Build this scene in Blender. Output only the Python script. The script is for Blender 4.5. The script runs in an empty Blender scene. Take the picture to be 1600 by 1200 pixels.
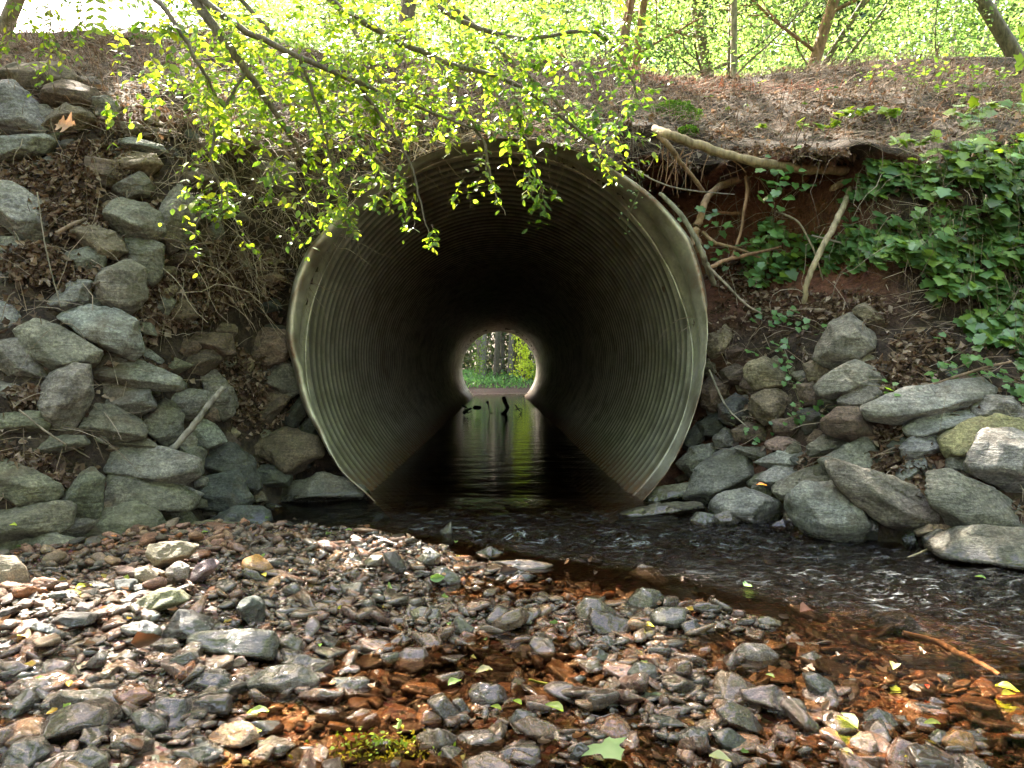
import bpy, math, random
import numpy as np
from mathutils import Matrix, Euler, Vector
R_ = math.radians
# ---------------------------------------------------------------- camera, sky, sun, exposure
sc = bpy.context.scene
C = sc.collection
cam = bpy.data.objects.new("camera", bpy.data.cameras.new("camera")); C.objects.link(cam); sc.camera = cam
EYE = 0.83
cam.location = (0, 0, EYE); cam.rotation_euler = (R_(90 - 0.81), 0, R_(-0.955))
cam.data.lens = 27; cam.data.sensor_width = 36; cam.data.clip_start = 0.05; cam.data.clip_end = 600
SUN_EL, SUN_AZ = 50.0, -24.0          # azimuth from +Y, negative = to the left
w = bpy.data.worlds.new("World"); sc.world = w; w.use_nodes = True
nt = w.node_tree; bg = nt.nodes['Background']
sky = nt.nodes.new('ShaderNodeTexSky'); sky.sky_type = 'NISHITA'; sky.sun_disc = False
sky.sun_elevation = R_(SUN_EL); sky.sun_rotation = R_(SUN_AZ); sky.dust_density = 3.0
tn = nt.nodes.new('ShaderNodeMix'); tn.data_type = 'RGBA'; tn.blend_type = 'MULTIPLY'; tn.inputs[0].default_value = 1; tn.inputs[7].default_value = (1.16, .95, .83, 1)
nt.links.new(sky.outputs[0], tn.inputs[6]); nt.links.new(tn.outputs[2], bg.inputs[0]); bg.inputs[1].default_value = 0.15
SUN = Vector((math.sin(R_(SUN_AZ)) * math.cos(R_(SUN_EL)), math.cos(R_(SUN_AZ)) * math.cos(R_(SUN_EL)), math.sin(R_(SUN_EL))))
sl = bpy.data.lights.new("sun", 'SUN'); sl.energy = 5.0; sl.angle = R_(0.5); sl.color = (1.0, 0.93, 0.80)
so = bpy.data.objects.new("sun", sl); C.objects.link(so); so.rotation_euler = (-SUN).to_track_quat('-Z', 'Y').to_euler()
so.location = (-5, 10, 20)
sc.view_settings.view_transform = 'Standard'; sc.view_settings.look = 'None'
sc.view_settings.exposure = 3.6; sc.view_settings.gamma = 1.0
sc.cycles.max_bounces = 8; sc.cycles.diffuse_bounces = 3; sc.cycles.transparent_max_bounces = 12; sc.cycles.sample_clamp_indirect = 4
sc.cycles.caustics_reflective = False; sc.cycles.caustics_refractive = False

# ---------------------------------------------------------------- helpers
RM = np.array(cam.rotation_euler.to_matrix())
def at(px, py, Y):
    d = RM @ np.array([(px - 800) / 1200, -(py - 600) / 1200, -1.0])
    return np.array([0, 0, EYE]) + d * (Y / d[1])
def gp(px, py, z=0.0):
    d = RM @ np.array([(px - 800) / 1200, -(py - 600) / 1200, -1.0])
    return np.array([0, 0, EYE]) + d * ((z - EYE) / d[2])
RMI = RM.T
def proj(P):
    d = (np.asarray(P) - np.array([0, 0, EYE])) @ RM
    return 800 + 1200 * d[..., 0] / -d[..., 2], 600 - 1200 * d[..., 1] / -d[..., 2]
def ss(a, b, x):
    t = np.clip((x - a) / (b - a), 0, 1); return t * t * (3 - 2 * t)
def _h(i, j, k, s):
    n = (i * 73856093) ^ (j * 19349663) ^ (k * 83492791) ^ (s * 2654435)
    n = (n ^ (n >> 13)) * 1274126177 & 0x7fffffff
    n = (n ^ (n >> 16)) * 668265263 & 0x7fffffff
    return ((n ^ (n >> 15)) & 0xffff) / 32767.5 - 1.0
def vn(P, s=0):
    P = np.asarray(P, float); f = np.floor(P); i = f.astype(np.int64); t = P - f; t = t * t * (3 - 2 * t)
    o = 0
    for a in (0, 1):
        for b in (0, 1):
            for c in (0, 1):
                wgt = (t[..., 0] if a else 1 - t[..., 0]) * (t[..., 1] if b else 1 - t[..., 1]) * (t[..., 2] if c else 1 - t[..., 2])
                o = o + wgt * _h(i[..., 0] + a, i[..., 1] + b, i[..., 2] + c, s)
    return o
def fbm(P, s=0, n=4):
    o = 0; a = 1.0; P = np.asarray(P, float)
    for k in range(n):
        o = o + a * vn(P, s + k); a *= .5; P = P * 2.03
    return o
def xyz(x, y, z=0):
    x, y, z = np.broadcast_arrays(x, y, z); return np.stack([x, y, z], -1).astype(float)

def mesh(name, V, F, mat, col=None, smooth=True):
    V = np.asarray(V, np.float32)
    Fs = F if isinstance(F, list) else [F]
    Fs = [np.asarray(f, np.int32) for f in Fs if len(f)]
    me = bpy.data.meshes.new(name)
    me.vertices.add(len(V)); me.vertices.foreach_set('co', V.ravel())
    loops = np.concatenate([f.ravel() for f in Fs]); tot = np.concatenate([np.full(len(f), f.shape[1], np.int32) for f in Fs])
    me.loops.add(len(loops)); me.loops.foreach_set('vertex_index', loops)
    me.polygons.add(len(tot)); st = np.zeros(len(tot), np.int32); st[1:] = np.cumsum(tot)[:-1]
    me.polygons.foreach_set('loop_start', st)
    try: me.polygons.foreach_set('loop_total', tot)
    except Exception: pass
    me.polygons.foreach_set('use_smooth', np.full(len(tot), smooth, bool))
    if col is not None:
        a = me.color_attributes.new('col', 'FLOAT_COLOR', 'POINT')
        c = np.asarray(col, np.float32)
        if c.ndim == 1: c = np.tile(c, (len(V), 1))
        if c.shape[1] == 3: c = np.concatenate([c, np.ones((len(c), 1), np.float32)], 1)
        a.data.foreach_set('color', c.ravel())
    me.update(calc_edges=True); me.validate()
    me.materials.append(mat)
    return me
def obj(name, me, parent=None, loc=None, **tags):
    o = bpy.data.objects.new(name, me); C.objects.link(o)
    if loc is not None: o.location = loc
    if parent is not None: o.parent = parent
    for k, v in tags.items(): o[k] = v
    return o
def empty(name, loc, label, category, group=None):
    o = bpy.data.objects.new(name, None); C.objects.link(o); o.location = loc; o.empty_display_size = .1
    o['label'] = label; o['category'] = category
    if group: o['group'] = group
    return o

def grid(nu, nv):
    i = np.arange(nu - 1)[:, None] * nv + np.arange(nv - 1)[None, :]
    return np.stack([i, i + nv, i + nv + 1, i + 1], -1).reshape(-1, 4)

class Tubes:
    def __init__(s): s.V = []; s.Q = []; s.n = 0; s.c = []
    def add(s, pts, r, sides=5, col=(.1, .08, .06)):
        P = np.asarray(pts, float); m = len(P); r = np.broadcast_to(np.asarray(r, float), (m,))
        T = np.gradient(P, axis=0); T /= np.linalg.norm(T, axis=1, keepdims=True) + 1e-9
        up = np.array([.31, .2, .93]) if abs(T[:, 2]).mean() < .8 else np.array([.9, .4, .1])
        A = np.cross(T, up); A /= np.linalg.norm(A, axis=1, keepdims=True) + 1e-9; B = np.cross(T, A)
        a = np.arange(sides) * 2 * math.pi / sides
        ring = P[:, None] + r[:, None, None] * (A[:, None] * np.cos(a)[None, :, None] + B[:, None] * np.sin(a)[None, :, None])
        s.V.append(ring.reshape(-1, 3)); i = np.arange(m - 1)[:, None] * sides; j = np.arange(sides)[None]; k = (j + 1) % sides
        s.Q.append(np.stack([i + j, i + k, i + sides + k, i + sides + j], -1).reshape(-1, 4) + s.n)
        s.c.append(np.tile(np.asarray(col, float), (m * sides, 1))); s.n += m * sides
    def mesh(s, name, mat, off=(0, 0, 0)):
        return mesh(name, np.concatenate(s.V) - np.asarray(off), np.concatenate(s.Q), mat, np.concatenate(s.c))
def smooth_path(pts, n=24):
    P = np.asarray(pts, float)
    if len(P) < 3: 
        t = np.linspace(0, 1, n)[:, None]; return P[0] * (1 - t) + P[-1] * t
    t = np.linspace(0, len(P) - 1, n); i = np.minimum(t.astype(int), len(P) - 2); f = (t - i)[:, None]
    Q = np.concatenate([[2 * P[0] - P[1]], P, [2 * P[-1] - P[-2]]])
    a, b, c, d = Q[i], Q[i + 1], Q[i + 2], Q[i + 3]
    return .5 * (2 * b + (c - a) * f + (2 * a - 5 * b + 4 * c - d) * f * f + (3 * b - a - 3 * c + d) * f ** 3)

# leaf templates: x along the leaf, y across, z up
LEAF = (np.array([(0, 0, 0), (.3, .24, .03), (.3, 0, 0), (.3, -.24, .03), (.68, .22, .02), (.68, 0, -.02), (.68, -.22, .02), (1, 0, -.1)], float),
        np.array([(0, 2, 1), (0, 3, 2), (1, 2, 5), (1, 5, 4), (2, 3, 6), (2, 6, 5), (4, 5, 7), (5, 6, 7)]))
CARD = (np.array([(0, 0, 0), (.5, .3, 0), (1, 0, -.08), (.5, -.3, .03)], float), np.array([(0, 1, 2), (0, 2, 3)]))
def fan(out, zc=.03):
    o = np.array(out, float); n = len(o); V = np.zeros((n + 1, 3)); V[:n, :2] = o; V[:n, 2] = -.12 * np.hypot(o[:, 0] - .4, o[:, 1]) ** 2
    V[n] = (.32, 0, zc); return V, np.array([(i, (i + 1) % n, n) for i in range(n)])[:, ::-1]
IVY = fan([(0, 0), (-.1, .25), (.02, .48), (.28, .36), (.45, .5), (.62, .3), (1, 0), (.62, -.3), (.45, -.5), (.28, -.36), (.02, -.48), (-.1, -.25)])
_m = [(-.02, .05), (-.16, .16), (-.22, .34), (-.08, .33), (.02, .37), (.05, .5), (.12, .66), (.2, .56), (.3, .46), (.36, .33), (.44, .27), (.56, .27), (.66, .3), (.74, .2), (.84, .1)]
MAPLE = fan([(0, 0)] + _m + [(1, 0)] + [(a, -b) for a, b in _m[::-1]], .05)
def leafgrid(nx, wid, curl, roll, seed, lobes=0.0):
    r = np.random.default_rng(seed); V = []
    for i in range(nx):
        t_ = i / (nx - 1); w_ = wid * math.sin(math.pi * min(1, t_ ** .8 * .97 + .02)) * (1 + lobes * math.sin(t_ * 17 + seed))
        for v_ in (-1, -.5, 0, .5, 1):
            V.append((t_ * (1 - .15 * abs(curl)) , v_ * w_ * (1 - .25 * abs(roll)), curl * (t_ - .4) ** 2 + roll * v_ * v_ * w_ * 1.6 + .02 * abs(v_) + r.normal() * .02))
    F = []
    for i in range(nx - 1):
        for j in range(4): a = i * 5 + j; F += [(a, a + 5, a + 6), (a, a + 6, a + 1)]
    return np.array(V, float), np.array(F)
DRY = leafgrid(5, .30, .5, .55, 3, .25); DRY2 = leafgrid(5, .38, -.45, .35, 5, .35); FLEAF = leafgrid(8, .27, -.22, .28, 9); OAK = leafgrid(18, .40, .12, .15, 2, .55)
GRID_MAPLE = None
def leaves(tpl, pos, axis, nrm, size, col):
    """N leaves from a template: position, pointing axis, face normal, size, colour each."""
    T, F = tpl; N = len(pos); a = axis / (np.linalg.norm(axis, axis=1, keepdims=True) + 1e-9)
    b = np.cross(nrm, a); b /= np.linalg.norm(b, axis=1, keepdims=True) + 1e-9; c = np.cross(a, b)
    size = np.broadcast_to(np.asarray(size, float), (N,))
    V = pos[:, None] + size[:, None, None] * (T[None, :, 0:1] * a[:, None] + T[None, :, 1:2] * b[:, None] + T[None, :, 2:3] * c[:, None])
    FF = F[None] + (np.arange(N) * len(T))[:, None, None]
    return V.reshape(-1, 3), FF.reshape(-1, 3), np.repeat(col, len(T), axis=0)
class Leaves:
    def __init__(s): s.V = []; s.F = []; s.c = []; s.n = 0
    def add(s, *a):
        if len(a[1]) == 0: return
        V, F, c = leaves(*a); s.V.append(V); s.F.append(F + s.n); s.c.append(c); s.n += len(V)
    def mesh(s, name, mat, off=(0, 0, 0), smooth=True): return mesh(name, np.concatenate(s.V) - np.asarray(off), np.concatenate(s.F), mat, np.concatenate(s.c), smooth)
def rvec(rng, n): 
    v = rng.normal(size=(n, 3)); return v / np.linalg.norm(v, axis=1, keepdims=True)
def pick(rng, n, cols, var=.15):
    c = np.array(cols, float)[rng.integers(0, len(cols), n)]; return c * (1 + rng.uniform(-var, var, (n, 1)))

# ---------------------------------------------------------------- materials
def mat(name):
    m = bpy.data.materials.new(name); m.use_nodes = True; t = m.node_tree; b = t.nodes['Principled BSDF']; return m, t, b
def N(t, kind, **kw):
    n = t.nodes.new(kind)
    for k, v in kw.items():
        if k in n.inputs: n.inputs[k].default_value = v
        else: setattr(n, k, v)
    return n
def L(t, a, b): t.links.new(a, b)
def ramp(t, src, stops):
    n = t.nodes.new('ShaderNodeValToRGB'); e = n.color_ramp.elements
    while len(e) < len(stops): e.new(.5)
    for k, (p, c) in enumerate(stops): e[k].position = p; e[k].color = (*c, 1) if len(c) == 3 else c
    L(t, src, n.inputs[0]); return n.outputs[0]
def mixc(t, fac, a, b, mode='MIX'):
    n = t.nodes.new('ShaderNodeMix'); n.data_type = 'RGBA'; n.blend_type = mode
    for s, v in ((0, fac), (6, a), (7, b)):
        if hasattr(v, 'links'): L(t, v, n.inputs[s])
        else: n.inputs[s].default_value = v if not isinstance(v, tuple) else ((*v, 1) if len(v) == 3 else v)
    return n.outputs[2]
def math_(t, op, a, b=None, clamp=False):
    n = t.nodes.new('ShaderNodeMath'); n.operation = op; n.use_clamp = clamp
    for s, v in ((0, a), (1, b)):
        if v is None: continue
        if hasattr(v, 'links'): L(t, v, n.inputs[s])
        else: n.inputs[s].default_value = v
    return n.outputs[0]
def mrange(t, v, a, b, c, d):
    n = t.nodes.new('ShaderNodeMapRange'); L(t, v, n.inputs[0])
    for k, x in enumerate((a, b, c, d)): n.inputs[k + 1].default_value = x
    return n.outputs[0]
def noise(t, vec, scale, detail=4, rough=.6, dist=0):
    n = N(t, 'ShaderNodeTexNoise'); n.inputs['Scale'].default_value = scale; n.inputs['Detail'].default_value = detail
    n.inputs['Roughness'].default_value = rough; n.inputs['Distortion'].default_value = dist
    if vec is not None: L(t, vec, n.inputs['Vector'])
    return n.outputs[0]
def bump(t, h, strength, dist, b, prev=None):
    n = t.nodes.new('ShaderNodeBump'); n.inputs['Strength'].default_value = strength; n.inputs['Distance'].default_value = dist
    L(t, h, n.inputs['Height'])
    if prev is not None: L(t, prev, n.inputs['Normal'])
    L(t, n.outputs[0], b.inputs['Normal']); return n.outputs[0]
def wetness(t, z0, z1, amp=.03):
    g = N(t, 'ShaderNodeNewGeometry'); s = N(t, 'ShaderNodeSeparateXYZ'); L(t, g.outputs['Position'], s.inputs[0])
    n = noise(t, g.outputs['Position'], 5, 2); zz = math_(t, 'ADD', s.outputs[2], math_(t, 'MULTIPLY', math_(t, 'SUBTRACT', n, .5), amp))
    return mrange(t, zz, z0, z1, 1, 0), g.outputs['Position']

def rock_mat(name, wz0, wz1, rough_dry=.85, mott=1.0, scale=1.0, amp=.05, gloss=.12):
    m, t, b = mat(name); at_ = N(t, 'ShaderNodeAttribute', attribute_name='col')
    wet, pos = wetness(t, wz0, wz1, amp)
    n1 = noise(t, pos, 9 * scale, 6, .65); n2 = noise(t, pos, 62 * scale, 6, .78); n3 = noise(t, pos, 3.2 * scale, 3, .5, .6)
    mp = N(t, 'ShaderNodeMapping'); mp.inputs['Scale'].default_value = (1.2, 2, 7); mp.inputs['Rotation'].default_value = (.5, .6, .2); L(t, pos, mp.inputs[0])
    n4 = noise(t, mp.outputs[0], 6 * scale, 5, .65, .8)
    c = mixc(t, 1.0, at_.outputs[0], ramp(t, n1, [(.28, (.5, .5, .5)), (.5, (.95, .95, .95)), (.72, (1.45, 1.42, 1.36))]), 'MULTIPLY')
    c = mixc(t, 1.0, c, ramp(t, n4, [(.35, (.78, .76, .72)), (.55, (1.05, 1.05, 1.05)), (.68, (1.25, 1.25, 1.22))]), 'MULTIPLY')
    c = mixc(t, 1.0, c, ramp(t, n2, [(.34, (.42, .42, .42)), (.5, (.95, .95, .95)), (.66, (1.75, 1.75, 1.7))]), 'MULTIPLY')
    c = mixc(t, math_(t, 'MULTIPLY', mrange(t, n3, .52, .68, 0, .4), mott), c, (.10, .095, .055))   # olive algae / lichen
    c = mixc(t, math_(t, 'MULTIPLY', mrange(t, n3, .42, .28, 0, .5), mott), c, (.13, .085, .05))      # iron stain
    c = mixc(t, wet, c, mixc(t, 1.0, c, (.36, .34, .32), 'MULTIPLY'))
    L(t, c, b.inputs['Base Color'])
    L(t, mrange(t, math_(t, 'ADD', wet, math_(t, 'MULTIPLY', math_(t, 'SUBTRACT', n2, .5), .5)), .1, .9, rough_dry, gloss), b.inputs['Roughness'])
    b.inputs['Specular IOR Level'].default_value = .5
    L(t, math_(t, 'MULTIPLY', wet, .9), b.inputs['Coat Weight']); b.inputs['Coat Roughness'].default_value = .04
    h = math_(t, 'ADD', math_(t, 'MULTIPLY', n1, 1.0), math_(t, 'ADD', math_(t, 'MULTIPLY', n2, .28), math_(t, 'MULTIPLY', n4, .7)))
    bump(t, h, .95, .03 / scale, b); return m
M_ROCK = rock_mat('riprap_stone', .03, .10)
M_PEB = rock_mat('creek_stone', .07, .12, .7, .15, 3.0, .07, .05)

def leaf_mat(name, rough=.45, trans=.5, tint=(1.35, 1.25, .45), spec=.4):
    m, t, b = mat(name); a = N(t, 'ShaderNodeAttribute', attribute_name='col')
    L(t, a.outputs[0], b.inputs['Base Color']); b.inputs['Roughness'].default_value = rough; b.inputs['Specular IOR Level'].default_value = spec
    tr = N(t, 'ShaderNodeBsdfTranslucent'); L(t, mixc(t, 1.0, a.outputs[0], tint, 'MULTIPLY'), tr.inputs[0])
    mx = N(t, 'ShaderNodeMixShader'); mx.inputs[0].default_value = trans; L(t, b.outputs[0], mx.inputs[1]); L(t, tr.outputs[0], mx.inputs[2])
    L(t, mx.outputs[0], t.nodes['Material Output'].inputs[0]); return m
M_LEAF = leaf_mat('shrub_leaf', .45, .5, (2.3, 2.3, .7))
M_TREE = leaf_mat('tree_leaf', .5, .5, (1.7, 1.8, 1.25))
M_IVY = leaf_mat('ivy_leaf', .32, .25, (2.2, 2.2, .6), .55)
M_DRY = leaf_mat('dead_leaf', .75, .15, (1.3, 1.0, .7), .15)
M_NEEDLE = leaf_mat('pine_straw', .8, .1, (1.3, 1.0, .8), .08)
def bark_mat(name, sc_=1.0, moss=0.0):
    m, t, b = mat(name); a = N(t, 'ShaderNodeAttribute', attribute_name='col'); g = N(t, 'ShaderNodeNewGeometry')
    mp = N(t, 'ShaderNodeMapping'); mp.inputs['Scale'].default_value = (1, 1, .25); L(t, g.outputs['Position'], mp.inputs[0])
    n1 = noise(t, mp.outputs[0], 30 * sc_, 5, .65); n2 = noise(t, g.outputs['Position'], 7 * sc_, 3)
    c = mixc(t, 1.0, a.outputs[0], ramp(t, n1, [(.3, (.45, .43, .4)), (.5, (1, 1, 1)), (.7, (1.5, 1.5, 1.5))]), 'MULTIPLY')
    c = mixc(t, 1.0, c, ramp(t, n2, [(.35, (.7, .72, .65)), (.65, (1.25, 1.2, 1.15))]), 'MULTIPLY')
    L(t, c, b.inputs['Base Color']); b.inputs['Roughness'].default_value = .85; bump(t, n1, .7, .012, b); return m
M_BARK = bark_mat('bark'); M_TWIG = bark_mat('twig', 3.0)

# soil of the bank: leaf mould, with red clay where the 'col' mask (red channel) is 1
M_SOIL, t, b = mat('bank_soil'); g = N(t, 'ShaderNodeNewGeometry'); P_ = g.outputs['Position']; a = N(t, 'ShaderNodeAttribute', attribute_name='col')
n1 = noise(t, P_, 14, 8, .7); n2 = noise(t, P_, 60, 4, .7); n3 = noise(t, P_, 2.2, 4)
lit = ramp(t, n1, [(.3, (.016, .011, .008)), (.48, (.05, .034, .023)), (.62, (.10, .07, .048)), (.75, (.16, .12, .085))])
clay = ramp(t, n1, [(.3, (.07, .024, .013)), (.55, (.19, .07, .036)), (.75, (.30, .12, .065))])
sx = N(t, 'ShaderNodeSeparateColor'); L(t, a.outputs[0], sx.inputs[0])
c = mixc(t, sx.outputs[0], lit, clay); c = mixc(t, .7, c, ramp(t, n2, [(.3, (.4, .4, .4)), (.7, (1.5, 1.5, 1.5))]), 'MULTIPLY')
c = mixc(t, sx.outputs[1], c, mixc(t, 1.0, (.06, .11, .02), ramp(t, n2, [(.3, (.4, .4, .4)), (.7, (1.5, 1.5, 1.5))]), 'MULTIPLY'))
L(t, c, b.inputs['Base Color']); b.inputs['Roughness'].default_value = .95
bump(t, math_(t, 'ADD', n1, math_(t, 'MULTIPLY', n2, .4)), 1.0, .05, b)

# stream bed: brown-orange silt and sand
M_BED, t, b = mat('stream_bed'); g = N(t, 'ShaderNodeNewGeometry'); P_ = g.outputs['Position']
n1 = noise(t, P_, 18, 6, .7); n2 = noise(t, P_, 90, 3, .6)
v = N(t, 'ShaderNodeTexVoronoi'); v.inputs['Scale'].default_value = 45; L(t, P_, v.inputs['Vector'])
c = ramp(t, n1, [(.3, (.035, .022, .015)), (.5, (.10, .062, .038)), (.68, (.19, .12, .07))])
c = mixc(t, .65, c, mixc(t, 1.0, c, v.outputs['Color'], 'MULTIPLY')); wet, _ = wetness(t, .0, .07, .04)
L(t, c, b.inputs['Base Color']); L(t, mrange(t, wet, 0, 1, .8, .25), b.inputs['Roughness'])
bump(t, math_(t, 'ADD', n1, math_(t, 'MULTIPLY', v.outputs['Distance'], .8)), .9, .02, b)

# water: clear brown-tinted surface, real ripples plus fine bump
M_WATER = bpy.data.materials.new('creek_water'); M_WATER.use_nodes = True; t = M_WATER.node_tree; t.nodes.remove(t.nodes['Principled BSDF'])
g = N(t, 'ShaderNodeNewGeometry'); a = N(t, 'ShaderNodeAttribute', attribute_name='col'); sx = N(t, 'ShaderNodeSeparateColor'); L(t, a.outputs[0], sx.inputs[0])
mp = N(t, 'ShaderNodeMapping'); mp.inputs['Scale'].default_value = (.45, 1.3, 1); L(t, g.outputs['Position'], mp.inputs[0])
nA = noise(t, mp.outputs[0], 9, 3, .5); nB = noise(t, g.outputs['Position'], 26, 4, .6, .5)
h = math_(t, 'ADD', math_(t, 'MULTIPLY', nA, math_(t, 'ADD', .10, math_(t, 'MULTIPLY', sx.outputs[0], 1.0))), math_(t, 'MULTIPLY', nB, math_(t, 'ADD', .012, math_(t, 'MULTIPLY', sx.outputs[0], 1.5))))
bm = N(t, 'ShaderNodeBump'); bm.inputs['Strength'].default_value = .8; bm.inputs['Distance'].default_value = .05; L(t, h, bm.inputs['Height'])
fr = N(t, 'ShaderNodeFresnel'); fr.inputs[0].default_value = 1.33; L(t, bm.outputs[0], fr.inputs[1])
gl = N(t, 'ShaderNodeBsdfGlossy'); gl.inputs['Roughness'].default_value = .03; L(t, bm.outputs[0], gl.inputs['Normal'])
tp = N(t, 'ShaderNodeBsdfTransparent'); L(t, mixc(t, sx.outputs[1], (.80, .62, .44), (.5, .37, .24)), tp.inputs[0])
mx = N(t, 'ShaderNodeMixShader'); L(t, fr.outputs[0], mx.inputs[0]); L(t, tp.outputs[0], mx.inputs[1]); L(t, gl.outputs[0], mx.inputs[2])
fo = N(t, 'ShaderNodeBsdfDiffuse'); fo.inputs[0].default_value = (.62, .66, .68, 1)  # riffle foam, its pale diffuse flecks also painting in sky glints
mp2 = N(t, 'ShaderNodeMapping'); mp2.inputs['Scale'].default_value = (.5, 1.5, 1); L(t, g.outputs['Position'], mp2.inputs[0])
nf = noise(t, mp2.outputs[0], 24, 4, .65, 1.2); nf2 = noise(t, g.outputs['Position'], 4, 2)
ff = math_(t, 'MULTIPLY', mrange(t, math_(t, 'ADD', nf, math_(t, 'MULTIPLY', math_(t, 'SUBTRACT', nf2, .5), .22)), .57, .74, 0, .4), mrange(t, sx.outputs[0], .3, .95, 0, 1), True)
mf = N(t, 'ShaderNodeMixShader'); L(t, ff, mf.inputs[0]); L(t, mx.outputs[0], mf.inputs[1]); L(t, fo.outputs[0], mf.inputs[2])
L(t, mf.outputs[0], t.nodes['Material Output'].inputs[0])

# galvanised corrugated steel with stains; 'col' red = rust amount
M_STEEL, t, b = mat('galvanised_steel'); g = N(t, 'ShaderNodeNewGeometry'); P_ = g.outputs['Position']; a = N(t, 'ShaderNodeAttribute', attribute_name='col')
sx = N(t, 'ShaderNodeSeparateColor'); L(t, a.outputs[0], sx.inputs[0]); s3 = N(t, 'ShaderNodeSeparateXYZ'); L(t, P_, s3.inputs[0])
n1 = noise(t, P_, 4, 6, .65); n2 = noise(t, P_, 38, 5, .7)
mp = N(t, 'ShaderNodeMapping'); mp.inputs['Scale'].default_value = (1.6, .5, .8); L(t, P_, mp.inputs[0]); n3 = noise(t, mp.outputs[0], 5, 5, .6)
c = ramp(t, n1, [(.3, (.46, .44, .34)), (.55, (.68, .65, .53)), (.75, (.78, .75, .63))])
c = mixc(t, .6, c, ramp(t, n3, [(.35, (.42, .38, .30)), (.55, (1.1, 1.1, 1.1))]), 'MULTIPLY')
c = mixc(t, mrange(t, n1, .55, .7, 0, .35), c, (.20, .21, .10))
c = mixc(t, .5, c, ramp(t, n2, [(.3, (.6, .6, .6)), (.65, (1.2, 1.2, 1.2))]), 'MULTIPLY')
rz = mrange(t, math_(t, 'ADD', s3.outputs[2], math_(t, 'MULTIPLY', n3, -.25)), -.12, .10, 1, 0)
c = mixc(t, math_(t, 'MULTIPLY', sx.outputs[1], .82), c, (.055, .05, .036))   # groove shade painted dark, up onto the visible rib slopes
rf = math_(t, 'MULTIPLY', math_(t, 'MAXIMUM', rz, sx.outputs[0]), mrange(t, n2, .25, .6, .35, 1), True)
c = mixc(t, rf, c, ramp(t, n2, [(.3, (.07, .03, .015)), (.7, (.22, .10, .045))]))
L(t, c, b.inputs['Base Color']); L(t, mrange(t, n2, .3, .7, .38, .55), b.inputs['Roughness']); b.inputs['Metallic'].default_value = .5
bump(t, n2, .25, .006, b)
M_MOSS = leaf_mat('moss', .8, .2, (1.6, 1.7, .6), .1)
M_GREENSTEM = leaf_mat('green_stem', .4, .2, (1.5, 1.6, .6), .5)

# ---------------------------------------------------------------- terrain functions
XB = [-9, -5, -3.0, -2.3, -1.75, -1.3, -1.0, 0, 1.0, 1.25, 1.65, 2.2, 2.8, 5, 9]
YB = [3.4, 3.2, 3.15, 3.25, 3.55, 4.3, 5.1, 5.3, 5.1, 4.55, 3.95, 3.45, 3.2, 3.0, 2.8]
PR, PZ = 1.35, .99            # pipe radius and centre height
def bank(x, z, detail=True):
    """Depth (Y) of the embankment's face at x and height z."""
    x = np.asarray(x, float); z = np.asarray(z, float)
    base = np.interp(x, XB, YB)
    zl = .62 * np.minimum(z, 2.5) + 1.75 * np.maximum(z - 2.5, 0)
    zr = 1.0 * np.minimum(z, 1.1) + .35 * np.clip(z - 1.1, 0, 1.15) + 1.85 * np.maximum(z - 2.25, 0)
    k = ss(-.6, .8, x); Y = base + zl * (1 - k) + zr * k
    r = np.hypot(x, z - PZ)
    near = 1 - ss(1.42, 2.15, r); tgt = 5.36 + 1.35 * np.maximum(z - 2.4, 0)
    Y = Y * (1 - near) + np.maximum(tgt, Y * .0 + tgt) * near
    top = (1 - ss(1.0, 2.6, np.abs(x))) * ss(2.2, 2.7, z); Y = Y * (1 - top) + (5.3 + 1.6 * np.maximum(z - 2.4, 0)) * top
    # washed-out hollow right of the pipe, under the big root
    zt = 2.41 - .28 * np.clip(x - 1.05, -1, .45) - .13 * np.maximum(x - 1.5, 0) + .02 * np.sin(x * 9) + .02 * np.sin(x * 23)
    hol = ss(.85, 1.05, x) * (1 - ss(2.05, 2.45, x)) * (z < zt) * ss(1.15, 1.65, z)
    Y = Y + .55 * hol
    lip = ss(.95, 1.2, x) * (1 - ss(2.3, 2.6, x)) * (z >= zt) * (1 - ss(zt, zt + .45, z)); Y = Y - .22 * lip
    if detail:
        Y = Y + .09 * fbm(xyz(x, z * 1.3, 0) * 1.6, 3, 3) + .035 * fbm(xyz(x, z, 0) * 8, 9, 3)
    return Y
def hollow_mask(x, z):
    zt = 2.41 - .28 * np.clip(x - 1.05, -1, .45) - .13 * np.maximum(x - 1.5, 0)
    return ss(.8, 1.0, x) * (1 - ss(2.2, 2.5, x)) * (z < zt + .02) * ss(1.0, 1.5, z)
def crest(x):
    return 3.95 + .28 * ss(.5, -5, x) + .16 * ss(2.5, 4.5, x) + .08 * np.sin(x * 1.7) - .1 * np.exp(-((x - 2.2) / 1.2) ** 2)
YS = np.linspace(2.4, 12, 1200)
def hit(px, py, off=0.0):
    """Point where the sight line through (px,py) meets the bank (off metres in front of it)."""
    d = RM @ np.array([(px - 800) / 1200, -(py - 600) / 1200, -1.0]); k = YS / d[1]
    x = d[0] * k; z = EYE + d[2] * k; b_ = bank(x, z, False) - off; i = np.argmax(YS >= b_)
    Y = YS[i] if YS[i] >= b_[i] else 8.0
    return at(px, py, Y)
SHORE = np.array([(-2.6, 3.0), (-1.9, 3.55), (-1.45, 4.0), (-.75, 4.05), (-.25, 3.73), (.2, 3.35), (.58, 3.14), (.95, 2.76), (1.2, 2.46), (1.5, 2.12), (1.9, 1.8), (2.4, 1.0), (2.8, 0), (3.0, -9)])
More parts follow.
